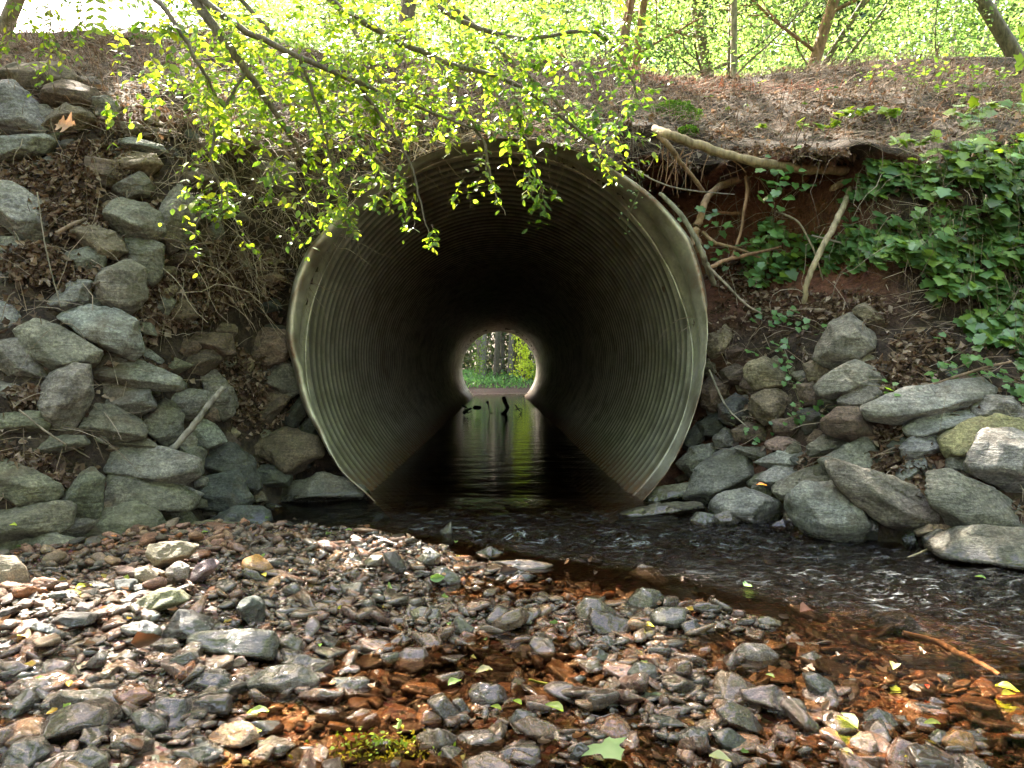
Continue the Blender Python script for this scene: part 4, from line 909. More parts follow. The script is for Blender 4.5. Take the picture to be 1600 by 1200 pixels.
stick('vine_stem', [(1030, 302, 5.15), (1052, 322, 5.08), (1078, 356, 5.04), (1096, 392, 5.03), (1104, 415, 5.1), (1115, 444, 5.2)], [3, 4, 4, 4.5, 5, 4.5], 'smooth grey-green vine stem hugging the pipe rim', 'vine', (.22, .21, .16), None, 30)
stick('twig', [(980, 258, 5.3), (1030, 285, 5.2), (1075, 297, 5.25), (1148, 304, 5.3)], [1.2, 1.3, 1.2, .8], 'straight grey twig crossing from the pipe top into the hollow', 'twig', (.25, .22, .2))
stick('branch', [(1334, 282, 5.1), (1322, 312, 4.9), (1304, 352, 4.8), (1280, 395, 4.75), (1262, 440, 4.75), (1256, 474, 4.8)], [3.5, 5, 5, 4.6, 4.2, 4], 'pale dead branch leaning down through the ivy', 'branch', (.33, .28, .19), None, 34)
stick('twig', [(1212, 330, 5.0), (1245, 345, 4.95), (1262, 372, 4.95), (1275, 400, 4.95), (1286, 438, 5.0)], [1.8, 1.8, 1.6, 1.4, 1], 'arched bare twig in front of the hollow', 'twig', (.24, .20, .15))
stick('twig', [(1268, 368, 4.9), (1320, 382, 4.9), (1365, 408, 4.85), (1400, 440, 4.8)], [1.4, 1.6, 1.4, 1], 'long bare twig running through the ivy to the right', 'twig', (.26, .24, .2))
stick('twig', [(1098, 408, 5.1), (1130, 440, 5.05), (1165, 475, 5.0), (1190, 490, 5.0)], [2.4, 2.2, 1.8, 1.2], 'bare twig slanting down right of the pipe rim', 'twig', (.26, .22, .18))
stick('twig', [hy(1108, 578, .2), hy(1135, 635, .25), hy(1168, 668, .28)], [1.6, 1.5, 1], 'thin pale twig over the shaded rocks by the rim', 'twig', (.33, .30, .24))
stick('twig', [hy(1395, 615, .22), hy(1460, 600, .2), hy(1520, 580, .2), hy(1580, 565, .2)], [2.6, 2.4, 2.4, 2], 'brown stick lying above the longest flat slab', 'stick', (.20, .14, .10))
stick('fallen_stick', [(265, 706, 4.0), (300, 668, 4.02), (325, 634, 4.05), (348, 606, 4.1)], [5.5, 5.2, 4.6, 4], 'straight grey fallen stick leaning on the left bank rocks', 'stick', (.24, .22, .19), None, 22, wob=.06)
stick('twig', [hy(145, 445, .22), hy(180, 430, .24), hy(212, 412, .25)], [2.6, 2.4, 1.6], 'dark stick above the biggest pale slab', 'stick', (.13, .10, .08))
stick('twig', [hy(88, 365, .22), hy(110, 352, .25), hy(135, 342, .25)], [3.6, 3, 2.4], 'short brown stick in the litter left of the round rocks', 'stick', (.22, .16, .12))
stick('twig', [hy(60, 0, -.5)[:2] + (4.0,), (78, 395, 3.9), (96, 470, 3.8)] if False else [hy(58, 300, .3), hy(72, 390, .3), hy(95, 480, .3)], [.9, 1.0, .7], 'long pale bare stem hanging over the left litter', 'twig', (.20, .17, .13))
stick('twig', [hy(30, 640, .22), hy(80, 680, .25), hy(140, 715, .22)], [1.5, 1.4, 1], 'thin twig across the low flat stone, left bank', 'twig', (.24, .20, .16))
stick('drift_stick', [tuple(gp(1412, 990, .02))[:0] or (1412, 989, 2.46), (1450, 998, 2.44), (1480, 1010, 2.38), (1500, 1022, 2.3), (1530, 1036, 2.24), (1562, 1054, 2.14)], [4, 4.5, 5, 5.5, 4.5, 3], 'crooked brown stick lying in the stream at the right', 'stick', (.26, .17, .12), None, 30)
stick('green_vine', [(826, 1062, 2.10), (860, 1070, 2.08), (905, 1078, 2.05), (960, 1082, 2.04), (1040, 1094, 2.0), (1120, 1102, 1.98)], [1.8, 2.6, 3, 3, 2.8, 2.2], 'bright green vine shoot lying across the wet stones', 'vine', (.20, .34, .08), None, 30, matl=M_GREENSTEM, wob=.04)
stick('twig', [gp(1420, 872, .05)[:0].size and 0 or (1418, 872, 3.45), (1450, 858, 3.5), (1480, 842, 3.55), (1508, 838, 3.6)], [1.8, 1.6, 1.3, 1], 'pale forked twig over the hole at the right waterline', 'twig', (.38, .32, .2))
stick('twig', [(948, 966, 2.72), (951, 985, 2.70), (950, 1002, 2.68)], [1, 1.4, 1.6], 'short dark twig standing against the brown stone pair', 'twig', (.05, .04, .035))

# ---------------------------------------------------------------- foliage builders
GL = [(.08, .16, .03), (.11, .20, .035), (.06, .12, .025), (.14, .22, .04)]
def sprig(T, Lv, p, d, ln, nl, size, droop=.25, cols=GL, wig=.22, r=.0016, rng=rng, sub=True, tpl=LEAF, tc=(.20, .15, .11)):
    pts = [np.array(p, float)]; d = np.array(d, float); d /= np.linalg.norm(d); ns = 6
    for _ in range(ns):
        d = d + rng.normal(0, wig, 3) + [0, 0, -droop]; d /= np.linalg.norm(d); pts.append(pts[-1] + d * ln / ns)
    pts = np.array(pts); T.add(pts, np.linspace(r, r * .4, len(pts)), 4, tc)
    t_ = np.sort(rng.uniform(.12, 1, nl)) * ns; i = np.minimum(t_.astype(int), ns - 1); P = pts[i] + (pts[i + 1] - pts[i]) * (t_ - i)[:, None]
    dd = pts[i + 1] - pts[i]; dd /= np.linalg.norm(dd, axis=1, keepdims=True)
    s_ = np.where(np.arange(nl) % 2, 1, -1)[:, None]; side = np.cross(dd, [0, -.5, 1]); side /= np.linalg.norm(side, axis=1, keepdims=True) + 1e-6
    ax = dd * .6 + side * s_ * .9 + rng.normal(0, .3, (nl, 3)) + [0, 0, -.15]; nm = np.array([0, -.35, 1]) + rng.normal(0, .55, (nl, 3))
    Lv.add(tpl, P, ax, nm, size * rng.uniform(.55, 1.2, nl), pick(rng, nl, cols, .2))
    if sub:
        for k in rng.integers(1, ns, 2): sprig(T, Lv, pts[k], d + rng.normal(0, .8, 3), ln * .5, max(3, nl // 2), size, droop, cols, wig, r * .7, rng, False, tpl, tc)
    return pts
def plant(name, label, cat, origin, T, Lv, lm=M_LEAF, bm_=M_TWIG, stem_name='branches', leaf_name='leaves', group=None):
    e = empty(name, origin, label, cat, group); e_o = np.array(origin)
    if T is not None and T.n: obj(stem_name, T.mesh(stem_name, bm_, e_o), e)
    if Lv.n: obj(leaf_name, Lv.mesh(leaf_name, lm, e_o), e)
    return e
# big arching shrub rooted above the left bank, hanging over the pipe
rng = np.random.default_rng(31); T = Tubes(); Lv = Leaves()
SB = [([(150, -230, 4.6), (285, -30, 4.3), (345, 55, 4.2), (385, 110, 4.2), (440, 190, 4.3), (480, 260, 4.4)], 9),
      ([(285, -30, 4.3), (370, 40, 4.1), (470, 90, 4.1), (560, 130, 4.2), (660, 170, 4.4), (760, 210, 4.5)], 6),
      ([(150, -230, 4.6), (200, -60, 3.9), (265, 25, 3.7), (310, 100, 3.7), (350, 170, 3.8)], 5),
      ([(385, 110, 4.2), (350, 170, 4.1), (330, 240, 4.1), (345, 300, 4.1), (340, 340, 4.1)], 3),
      ([(440, -60, 4.7), (560, 30, 4.6), (680, 90, 4.6), (800, 130, 4.6), (900, 200, 4.7), (960, 260, 4.8)], 6),
      ([(600, -80, 4.9), (700, 20, 4.8), (820, 60, 4.8), (930, 50, 4.8), (985, 120, 4.8), (1000, 170, 4.8)], 5),
      ([(560, 130, 4.2), (600, 190, 4.25), (640, 250, 4.3), (655, 310, 4.3), (672, 370, 4.3)], 3.4),
      ([(680, 90, 4.6), (720, 160, 4.5), (758, 230, 4.5), (768, 290, 4.5), (790, 335, 4.5)], 3.2),
      ([(800, 130, 4.6), (815, 200, 4.6), (835, 260, 4.6), (850, 300, 4.6)], 2.6),
      ([(470, 90, 4.1), (500, 180, 4.2), (520, 260, 4.3), (545, 330, 4.3), (540, 375, 4.3)], 3),
      ([(340, -40, 4.8), (430, 60, 4.7), (520, 180, 4.7), (600, 260, 4.7), (640, 280, 4.7)], 4),
      ([(640, -60, 5.2), (760, 60, 5.1), (860, 150, 5.0), (930, 230, 5.0)], 4.5),
      ([(500, -80, 5.2), (560, 60, 5.0), (620, 160, 4.9), (720, 240, 4.9)], 4.5),
      ([(300, -60, 5.2), (380, 70, 5.0), (450, 160, 4.9), (560, 250, 4.8)], 4)]
YEL = [(.16, .25, .03), (.22, .29, .035), (.11, .19, .03), (.27, .30, .05), (.07, .13, .025), (.13, .21, .035)]
for k, (pts, r) in enumerate(SB):
    P = smooth_path([at(*q) for q in pts], 26); rr = np.linspace(r, r * .25, 26) / 1200 * pts[0][2]; T.add(P + rng.normal(0, .004, P.shape), rr, 7, (.15, .125, .095))
    for j in range(24):
        i = int(3 + 22 * j / 24); i = min(i, 25); d = (P[min(i + 1, 25)] - P[i - 1]); d /= np.linalg.norm(d)
        px, py = proj(P[i])
        if py < -120 and j % 3: continue
        if py > 205 + 30 * math.sin(i * 7 + k) and 560 < px < 1010 and rng.uniform() < .9: continue
        if py > 225 and px <= 560 and rng.uniform() < .55: continue
        sprig(T, Lv, P[i], d * .7 + rng.normal(0, .85, 3) + [0, 0, .0], rng.uniform(.12, .38), rng.integers(5, 11), rng.uniform(.040, .062), .09, YEL if px < 820 else GL)
Lv0 = Lv
for k in range(150):      # upper sprays against the trees
    px, py = rng.uniform(250, 985), rng.uniform(-20, 175) ; p = at(px, py, rng.uniform(4.2, 5.4))
    sprig(T, Lv, p, rng.normal(0, 1, 3) + [.2, 0, -.1], rng.uniform(.15, .4), rng.integers(6, 11), rng.uniform(.038, .058), .08, YEL if px < 780 else GL)
for k in range(170):      # spray of fine twigs through the middle of the shrub
    px, py = rng.normal(600, 190), rng.uniform(10, 175) ; p = at(px, py, rng.uniform(4.2, 5.0))
    sprig(T, Lv, p, rng.normal(0, 1, 3) + [.3, 0, -.3], rng.uniform(.15, .4), rng.integers(6, 11), rng.uniform(.036, .056), .08, YEL if px < 820 else GL)
for (px, py, m, ln) in [(640, 260, 3, .3), (655, 320, 2, .22), (675, 365, 2, .12), (765, 240, 2, .25), (770, 290, 2, .16), (830, 280, 2, .16), (740, 290, 1, .15), (535, 330, 3, .2), (615, 300, 4, .2), (345, 320, 3, .15), (350, 290, 4, .2), (240, 110, 3, .2), (240, 160, 2, .15), (180, 170, 2, .1), (440, 250, 5, .3), (500, 280, 5, .3), (470, 330, 3, .25), (400, 150, 6, .3), (970, 210, 4, .25), (940, 250, 3, .2)]:
    for _ in range(m): sprig(T, Lv, at(px + rng.normal() * 8, py - 15, 4.3 + .15 * rng.normal()), [rng.normal() * .6, rng.normal() * .3, -1], ln, rng.integers(5, 10), .046, .1, YEL)
plant('overhanging_shrub', 'large arching shrub with yellow-green leaves hanging over the pipe and left bank', 'shrub', at(150, -230, 4.6), T, Lv)

T = Tubes(); Lv = Leaves()
for (a, b) in [((60, -120, 2.9), (68, 60, 2.9)), ((30, -120, 2.8), (15, 60, 2.8)), ((65, -120, 3.1), (75, 120, 3.0)), ((110, -100, 3.1), (122, 60, 3.0)), ((0, -80, 2.7), (-20, 60, 2.7))]:
    P = smooth_path([at(*a), (at(*a) + at(*b)) / 2 + rng.normal(0, .03, 3), at(*b)], 14); T.add(P, np.linspace(.003, .001, 14), 5, (.2, .15, .1))
    for i in range(3, 14): 
        for _ in range(2): sprig(T, Lv, P[i], rng.normal(0, .8, 3) + [0, 0, -.5], rng.uniform(.05, .14), 6, .028, .2, YEL, sub=False)
plant('hanging_branch', 'leafy branch tips hanging in front of the bright sky in the top left corner', 'branch', at(60, -120, 2.9), T, Lv)
# compound leaf (leaflets in pairs)
T = Tubes(); Lv = Leaves(); P = smooth_path([at(146, -20, 3.2), at(150, 15, 3.2), at(147, 48, 3.2)], 12); T.add(P, .0012, 4, (.15, .2, .05))
for i in range(1, 12, 2):
    for s_ in (-1, 1): Lv.add(LEAF, P[i:i + 1], np.array([[s_ * 1.0, 0, -.35]]), np.array([[0, -1, .5]]), np.array([.052]), np.array([[.2, .28, .04]]))
plant('compound_leaf', 'single feather-shaped leaf of paired leaflets against the white sky', 'leaf', at(146, -20, 3.2), T, Lv)
T = Tubes(); Lv = Leaves()
for b in [(1590, 105, 1.6), (1600, 150, 1.6), (1596, 60, 1.7)]:
    p = at(*b); T.add(smooth_path([at(1680, b[1] - 90, 1.6), p], 6), .0015, 4, (.15, .2, .05)); Lv.add(MAPLE, p[None] + [.012, 0, .02], np.array([[-.5, 0, -1]]), np.array([[.2, -1, .2]]), np.array([.034]), np.array([[.16, .27, .05]]))
plant('leafy_twig', 'large pale green leaves poking in at the right edge near the crest', 'twig', at(1680, 20, 1.6), T, Lv)

# small plants along the crest
for k, (px, py) in enumerate([(1385, 122), (1420, 118), (1445, 128), (1475, 115), (1500, 125), (1530, 140), (1400, 140), (1455, 150), (1560, 130), (1350, 128), (1580, 150), (1515, 158)]):
    T = Tubes(); Lv = Leaves(); p = hit(px, py, .03)
    for _ in range(5): sprig(T, Lv, p, rng.normal(0, .7, 3) + [0, -.2, .9], rng.uniform(.12, .28), 7, .05, .05, [(.10, .18, .04), (.14, .22, .05)], sub=False)
    plant('crest_seedling', 'small leafy green seedling on the right part of the crest', 'plant', p, T, Lv, stem_name='stems', group='seedlings on the right part of the crest')

# sparse bank plants: seedlings and small climbers, each its own thing
GR_ = [(.10, .17, .035), (.13, .20, .04), (.16, .23, .045)]
def seedling(px, py, label, n=6, size=.05, off=.03, tpl=LEAF, cols=YEL, h=.10, lm=M_LEAF, w_=.05, group=None, name='seedling'):
    T = Tubes(); Lv = Leaves(); p = hit(px, py + 8, off)
    for k in range(max(1, n // 3)):
        q = p + [rng.normal() * w_, -.02, h * rng.uniform(.6, 1.2)]; T.add(smooth_path([p, (p + q) / 2 + rng.normal(0, .01, 3), q], 6), .0014, 4, (.14, .16, .06))
        Lv.add(tpl, np.repeat(q[None], 3, 0), rng.normal(0, 1, (3, 3)) * [1, .5, .3], np.array([[0, -.5, 1]] * 3) + rng.normal(0, .3, (3, 3)), size * rng.uniform(.7, 1.2, 3), pick(rng, 3, cols, .15))
    plant(name, label, 'plant', p, T, Lv, lm, stem_name='stems', group=group)
for px, py, lb in [(1184, 140, 'small bright seedling on the crest above the hollow, near the slender pale trunk'), (1142, 172, 'yellow seedling right of the red pine straw'), (1178, 178, 'second yellow seedling right of the red pine straw'), (1100, 165, 'small seedling in the red pine straw'), (1236, 178, 'tiny yellow seedling on bare litter above the thick root'), (1290, 155, 'seedling pair just below the crest'), (1312, 152, 'yellow seedling just below the crest, right of the pair'), (1330, 142, 'topmost yellow seedling near the straw heap')]:
    seedling(px, py, lb, 4, .045)
for px, py, n, lb in [(1225, 205, 12, 'yellow-green ivy tuft over the left part of the thick root'), (1268, 208, 10, 'yellow-green ivy tuft over the middle of the thick root'), (1312, 185, 18, 'brightest sunlit ivy tuft on the bank edge'), (1350, 182, 14, 'sunlit ivy tuft right of the brightest one'), (1385, 188, 12, 'sunlit ivy tuft at the end of the bank edge'), (1415, 232, 14, 'sunlit ivy shoot above the ivy mass'), (1455, 228, 14, 'yellow ivy shoot over the ivy mass, near bare twigs'), (1495, 180, 12, 'bright ivy shoot on the upper right slope'), (1570, 175, 14, 'bright ivy shoot at the right edge of the upper slope')]:
    seedling(px, py, lb, n, .07, .06, IVY, [(.20, .28, .035), (.15, .24, .04)], .08, M_IVY, .10, name='ivy_tuft')

# ivy covering the right slope
IV = np.array([(1150, 430), (1160, 392), (1190, 340), (1225, 365), (1300, 370), (1325, 300), (1345, 255), (1385, 215), (1450, 205), (1490, 175), (1570, 165), (1760, 120), (1800, 640), (1600, 610), (1560, 545), (1500, 530), (1455, 480), (1430, 430), (1380, 400), (1330, 425), (1290, 430), (1240, 415), (1190, 445), (1165, 440)], float)
def inside(poly, x, y):
    r = np.zeros(len(x), bool); j = len(poly) - 1
    for i in range(len(poly)):
        xi, yi = poly[i]; xj, yj = poly[j]; r ^= ((yi > y) != (yj > y)) & (x < (xj - xi) * (y - yi) / (yj - yi + 1e-9) + xi); j = i
    return r
def ivy_leaves(n, poly, x0, x1, y0, y1, s0, s1, thr, of, Lv, T):
    px = rng.uniform(x0, x1, n); py = rng.uniform(y0, y1, n); k = inside(poly, px, py) & (fbm(xyz(px / 55, py / 40), 91, 3) > thr); px, py = px[k], py[k]
    P = np.array([hit(a, b, 0) for a, b in zip(px, py)]); m = len(P); cl = fbm(xyz(px / 40, py / 30), 93, 2); o_ = of * (.35 + .65 * np.clip(cl + .5, 0, 1)) * rng.uniform(.3, 1, m); P[:, 1] -= o_; P[:, 2] -= o_ * .1
    ax = np.stack([rng.normal(0, .55, m), -.5 - .2 * rng.uniform(size=m), -.55 + rng.normal(0, .3, m)], -1); nm = np.stack([rng.normal(0, .35, m), -.75 * np.ones(m), .8 + rng.normal(0, .3, m)], -1)
    c = pick(rng, m, [(.085, .165, .05), (.11, .20, .055), (.06, .13, .045), (.14, .23, .065), (.095, .18, .07)], .2)
    c = c * (1 + .5 * fbm(xyz(px / 25, py / 20), 99, 2))[:, None]; y_ = rng.uniform(0, 1, m) < .16 + .3 * (py < 260); c[y_] = pick(rng, int(y_.sum()), [(.15, .24, .04)], .2)
    Lv.add(IVY, P, ax, nm, rng.uniform(s0 * .6, s1 * 1.1, m), c)
    for i in range(0, m, 7):
        q = P[i] + [rng.normal() * .05, .02, rng.uniform(.08, .3)]; T.add(smooth_path([q, (P[i] + q) / 2 + rng.normal(0, .02, 3), P[i]], 5), .0013, 4, (.13, .11, .06))
T = Tubes(); Lv = Leaves(); ivy_leaves(11500, IV, 1150, 1800, 120, 640, .05, .085, -.42, .26, Lv, T)
iv = obj('ivy', Lv.mesh('ivy', M_IVY), kind='stuff', label='dark green ivy blanket covering the right slope', category='ivy'); obj('ivy_stems', T.mesh('ivy_stems', M_TWIG), iv)
# separate ivy strands
def ivy_strand(pts, label, n, size=.05, name='ivy_vine', cols=[(.07, .16, .05), (.09, .19, .05), (.11, .21, .07)], spread=.03, tpl=IVY):
    T = Tubes(); Lv = Leaves(); P = smooth_path([at(*q) for q in pts], 30); T.add(P, .0016, 4, (.16, .15, .07))
    i = rng.integers(0, 30, n); Q = P[i] + rng.normal(0, spread, (n, 3)); Lv.add(tpl, Q, np.stack([rng.normal(0, .7, n), -.5 * np.ones(n), -.5 + rng.normal(0, .4, n)], -1), np.stack([rng.normal(0, .3, n), -.7 * np.ones(n), .9 * np.ones(n)], -1), size * rng.uniform(.6, 1.2, n), pick(rng, n, cols, .2))
    plant(name, label, 'ivy', P[0], T, Lv, M_IVY, stem_name='stem', group='ivy strands on the right bank')
def hp(px, py, o): return (px, py, hit(px, py, o)[1])
ivy_strand([(1218, 262, 4.98), (1212, 300, 5.0), (1205, 350, 5.0), (1200, 400, 5.05), (1190, 430, 5.1)], 'ivy strand hanging in a curtain at the left edge of the hollow ivy', 55, .06, spread=.06)
ivy_strand([(1253, 262, 4.96), (1254, 280, 4.96), (1256, 306, 4.97)], 'short ivy strand hanging from the thick root', 7, .055)
ivy_strand([(1335, 275, 4.95), (1330, 330, 4.95), (1340, 400, 4.9), (1345, 440, 4.85)], 'long ivy strand beside the pale leaning branch', 40, .06, spread=.05)
ivy_strand([(1085, 330, 5.35), (1110, 345, 5.35), (1125, 360, 5.3), (1105, 385, 5.3)], 'ivy sprig in the hollow beside the curved root', 14, .065, spread=.05)
ivy_strand([(1110, 395, 5.3), (1140, 392, 5.3), (1170, 380, 5.3)], 'ivy sprig on the low roots of the hollow', 12, .05, spread=.04)
ivy_strand([hp(1180, 480, .18), hp(1215, 500, .2), hp(1230, 490, .2), hp(1290, 520, .2)], 'ivy trailing above the tan angular rock', 26, .045, spread=.035)
ivy_strand([hp(1170, 546, .25), hp(1220, 545, .28), hp(1235, 590, .3), hp(1250, 640, .3), hp(1225, 655, .3)], 'ivy trailing down over the ochre-topped block', 34, .042, spread=.035)
ivy_strand([hp(1240, 650, .3), hp(1280, 640, .3), hp(1320, 632, .3)], 'ivy shoot trailing toward the reddish slab', 12, .04)
ivy_strand([hp(1140, 660, .25), hp(1175, 680, .28), hp(1205, 670, .3)], 'small ivy shoot on the flat stone in shade', 10, .036)
ivy_strand([hp(1480, 540, .2), hp(1520, 560, .2), hp(1560, 590, .2), hp(1600, 600, .2)], 'ivy spilling towards the rocks at the right edge', 46, .055, spread=.07)
ivy_strand([hp(1430, 570, .2), hp(1470, 580, .2), hp(1510, 570, .2)], 'low ivy sprig in the litter above the longest slab', 14, .045)
ivy_strand([hp(1310, 600, .3), hp(1390, 605, .3), hp(1394, 612, .3)], 'ivy sprig with one big bright leaf by the angular rock', 6, .05)
ivy_strand([(960, 190, 5.1), (985, 250, 5.05), (1000, 290, 5.0), (985, 330, 4.95), (978, 360, 4.95)], 'thin creeper with tiny leaves hanging over the pipe\'s top right', 46, .026, 'creeper', GL, .035, LEAF)

# moss cushions
def moss(px, py, wpx, hpx, label, n):
    p = hit(px, py, .05); a = wpx / 1200 * p[1] / 2; b = hpx / 1200 * p[1] / 2; D = rvec(rng, n); D[:, 1] = -np.abs(D[:, 1]); q = D * [a, .10, b] * (1 + .25 * fbm(D * 4 + 5, 3, 2))[:, None]
    Lv = Leaves(); Lv.add(CARD, q, D + rng.normal(0, .7, (n, 3)), rvec(rng, n), rng.uniform(.008, .02, n), pick(rng, n, [(.14, .27, .04), (.20, .34, .06), (.09, .18, .03)], .25))
    obj('moss_cushion', Lv.mesh('moss_cushion', M_MOSS), loc=p, label=label, category='moss')
moss(1048, 180, 78, 38, 'large bright green moss cushion over the start of the thick root', 5000); moss(1073, 208, 26, 16, 'small moss cushion sitting on the thick root', 1400)
moss(250, 68, 90, 22, 'thin moss patch on the crest of the left bank', 2500)

# single leaves lying about
def fallen(px, py, z, tpl, size, col, label, name='fallen_leaf', ang=None, tilt=(0, -.25, 1), m=M_LEAF, Y=None):
    p = gp(px, py, z) if Y is None else at(px, py, Y); a = rng.uniform(0, 6.28) if ang is None else R_(ang); Lv = Leaves()
    Lv.add(tpl, np.zeros((1, 3)), np.array([[math.cos(a), math.sin(a), .05]]), np.array([tilt], float), np.array([size]), np.array([col])); o = obj(name, Lv.mesh(name, m), loc=p, label=label, category='leaf'); return o
YW = (.45, .42, .05); LG = (.25, .36, .12); TN = (.42, .25, .13)
fallen(118, 195, 0, OAK, .135, (.48, .30, .19), 'tan dead oak leaf resting on a left bank rock', ang=165, tilt=(.1, -1, .5), m=M_DRY, Y=hit(130, 195, .3)[1])
fallen(940, 1160, .035, MAPLE, .085, (.32, .48, .22), 'pale green star-shaped leaf lying on wet stones at the bottom', ang=-70, tilt=(0, -.55, 1))
for a_ in [(1555, 1070, .02, FLEAF, .07, YW, 'yellow leaf in the shallows at the right edge'), (1565, 1085, .02, FLEAF, .05, YW, 'small yellow leaf under the yellow leaf at the right edge'), (1400, 1036, .03, FLEAF, .07, (.5, .5, .2), 'pale yellow leaf stuck on the half-sunk brown stone'), (1450, 1075, .02, FLEAF, .035, (.5, .06, .02), 'small red leaf in the right shallows'), (1445, 1185, .02, FLEAF, .05, YW, 'yellow-green leaf at the bottom right'), (1108, 1180, .03, FLEAF, .06, (.5, .55, .3), 'pale cream leaf at the bottom under the black stones'), (1333, 1176, .03, FLEAF, .035, (.6, .55, .4), 'white pebble-like leaf left of the tan glossy pebble'),
           (1173, 914, .01, OAK, .05, (.3, .5, .25), 'tiny green leaf floating on the dark water'), (1540, 903, .02, FLEAF, .05, (.2, .35, .12), 'green leaf floating near the right corner boulder'), (118, 920, .10, FLEAF, .075, (.45, .5, .06), 'yellow-green leaf on the left gravel'), (96, 930, .09, FLEAF, .08, (.5, .45, .2), 'long pale yellow leaf left of the yellow-green leaf'), (293, 930, .10, FLEAF, .045, (.35, .5, .05), 'bright lime leaf on the sandy yellow rock'), (315, 832, .12, FLEAF, .04, LG, 'pointed green leaf on the flat yellowish rock'), (15, 820, .2, FLEAF, .05, (.45, .55, .1), 'yellow leaf on the mossy-topped boulder'),
           (75, 1060, .05, FLEAF, .05, (.35, .55, .2), 'fresh green leaf on the pinkish striped rock'), (420, 1110, .02, FLEAF, .065, LG, 'light green leaf beside the mossy puddle'), (375, 1145, .02, FLEAF, .06, (.4, .45, .2), 'pale leaf floating in the puddle'), (415, 900, .09, FLEAF, .05, YW, 'yellow leaf below the orange block'), (455, 890, .09, FLEAF, .03, YW, 'small yellow leaf right of the orange block'), (635, 845, .06, FLEAF, .045, YW, 'yellow leaf near the gravel top'), (642, 852, .05, FLEAF, .04, (.4, .45, .15), 'greenish leaf next to the standing pointed stone'), (712, 848, .05, FLEAF, .05, LG, 'green leaf stuck by the standing pointed stone'),
           (550, 828, .07, FLEAF, .045, LG, 'green leaf at the very top of the gravel'), (618, 855, .06, FLEAF, .045, LG, 'green leaf among the upper cobbles'), (525, 950, .04, FLEAF, .05, YW, 'faded yellow leaf in wet gravel'), (770, 1045, .02, FLEAF, .07, (.55, .5, .3), 'long cream leaf lying in a dark rill'), (700, 1070, .03, FLEAF, .06, LG, 'green leaf above the grey-brown rounded rock'), (815, 1100, .03, FLEAF, .04, (.35, .5, .08), 'lime leaf beside the mauve wet rock'), (783, 1108, .03, FLEAF, .04, (.3, .4, .06), 'olive leaf left of the lime leaf'), (880, 1110, .03, FLEAF, .07, (.3, .4, .1), 'long green leaf above the green maple-shaped leaf'),
           (1005, 975, .03, FLEAF, .05, YW, 'yellow leaf right of the brown stone pair'), (1210, 1058, .03, FLEAF, .035, LG, 'small green leaf in the shallows'), (1340, 1135, .02, FLEAF, .09, (.4, .5, .2), 'long floating green blade near the rough dark stone'), (1470, 1130, .02, FLEAF, .05, (.35, .4, .1), 'olive leaf afloat over the orange bed'), (500, 1010, .03, FLEAF, .03, (.3, .5, .1), 'tiny green leaf by a wet black stone'), (30, 990, .07, FLEAF, .08, (.6, .5, .35), 'cream leaf strip at the left edge'), (1182, 757, .4, FLEAF, .05, (.5, .2, .06), 'small orange leaf on the lower bluish slab')]:
    a_ = list(a_); a_[4] *= .8
    fallen(*a_)
fallen(1392, 608, 0, MAPLE, .07, (.30, .48, .08), 'big bright green leaf stuck above the longest slab', ang=80, tilt=(0, -1, .3), Y=hit(1392, 608, .34)[1])
fallen(672, 905, .07, FLEAF, .06, (.22, .36, .14), 'curled green leaf standing on the gravel', ang=20, tilt=(.3, -1, .4)); fallen(690, 905, .06, FLEAF, .055, (.28, .42, .15), 'second curled green leaf leaning on the grey rock', ang=150, tilt=(-.3, -1, .4))
fallen(780, 895, .05, DRY, .08, (.05, .04, .04), 'black curled dead leaf by the long flat stone', m=M_DRY, ang=10, tilt=(0, -1, .6)); fallen(205, 1005, .07, DRY, .085, (.09, .045, .025), 'dark brown curled dead leaf on the left gravel', m=M_DRY, ang=20, tilt=(0, -1, .5)); fallen(1250, 955, .03, DRY2, .06, (.30, .15, .11), 'pinkish dead leaf at the stream edge', m=M_DRY)
# scattered anonymous leaves on the gravel
lv = Leaves(); m = 170; y = rng.uniform(1.6, 4.1, m); x = rng.uniform(-.66, .6, m) * y; k_ = sdist(x, y) > -.08; x, y = x[k_], y[k_]; m = len(x); P = np.stack([x, y, np.maximum(bed(x, y), 0) + rng.uniform(.02, .04, m)], -1)
lv.add(DRY, P, rvec(rng, m) * [1, 1, .3], np.array([0, -.3, 1]) + rng.normal(0, .4, (m, 3)), rng.uniform(.02, .04, m), pick(rng, m, DRYC + [(.35, .28, .08), (.16, .24, .07), (.28, .14, .07)], .2))
obj('leaf_debris', lv.mesh('leaf_debris', M_DRY), kind='stuff', label='bits of dead leaf scattered over the gravel', category='leaf litter')
# water weed in the puddle
lv = Leaves(); m = 420; P = np.stack([rng.normal(-.26, .07, m), rng.normal(1.72, .035, m), rng.uniform(-.02, .006, m)], -1)
lv.add(LEAF, P, rvec(rng, m) * [1, 1, .6], np.array([0, -.3, 1]) + rng.normal(0, .5, (m, 3)), rng.uniform(.006, .016, m), pick(rng, m, [(.16, .22, .02), (.10, .14, .02), (.28, .34, .04)], .2)); obj('water_weed', lv.mesh('water_weed', M_MOSS), kind='stuff', label='fine yellow-green weed in the brown puddle', category='water plant')

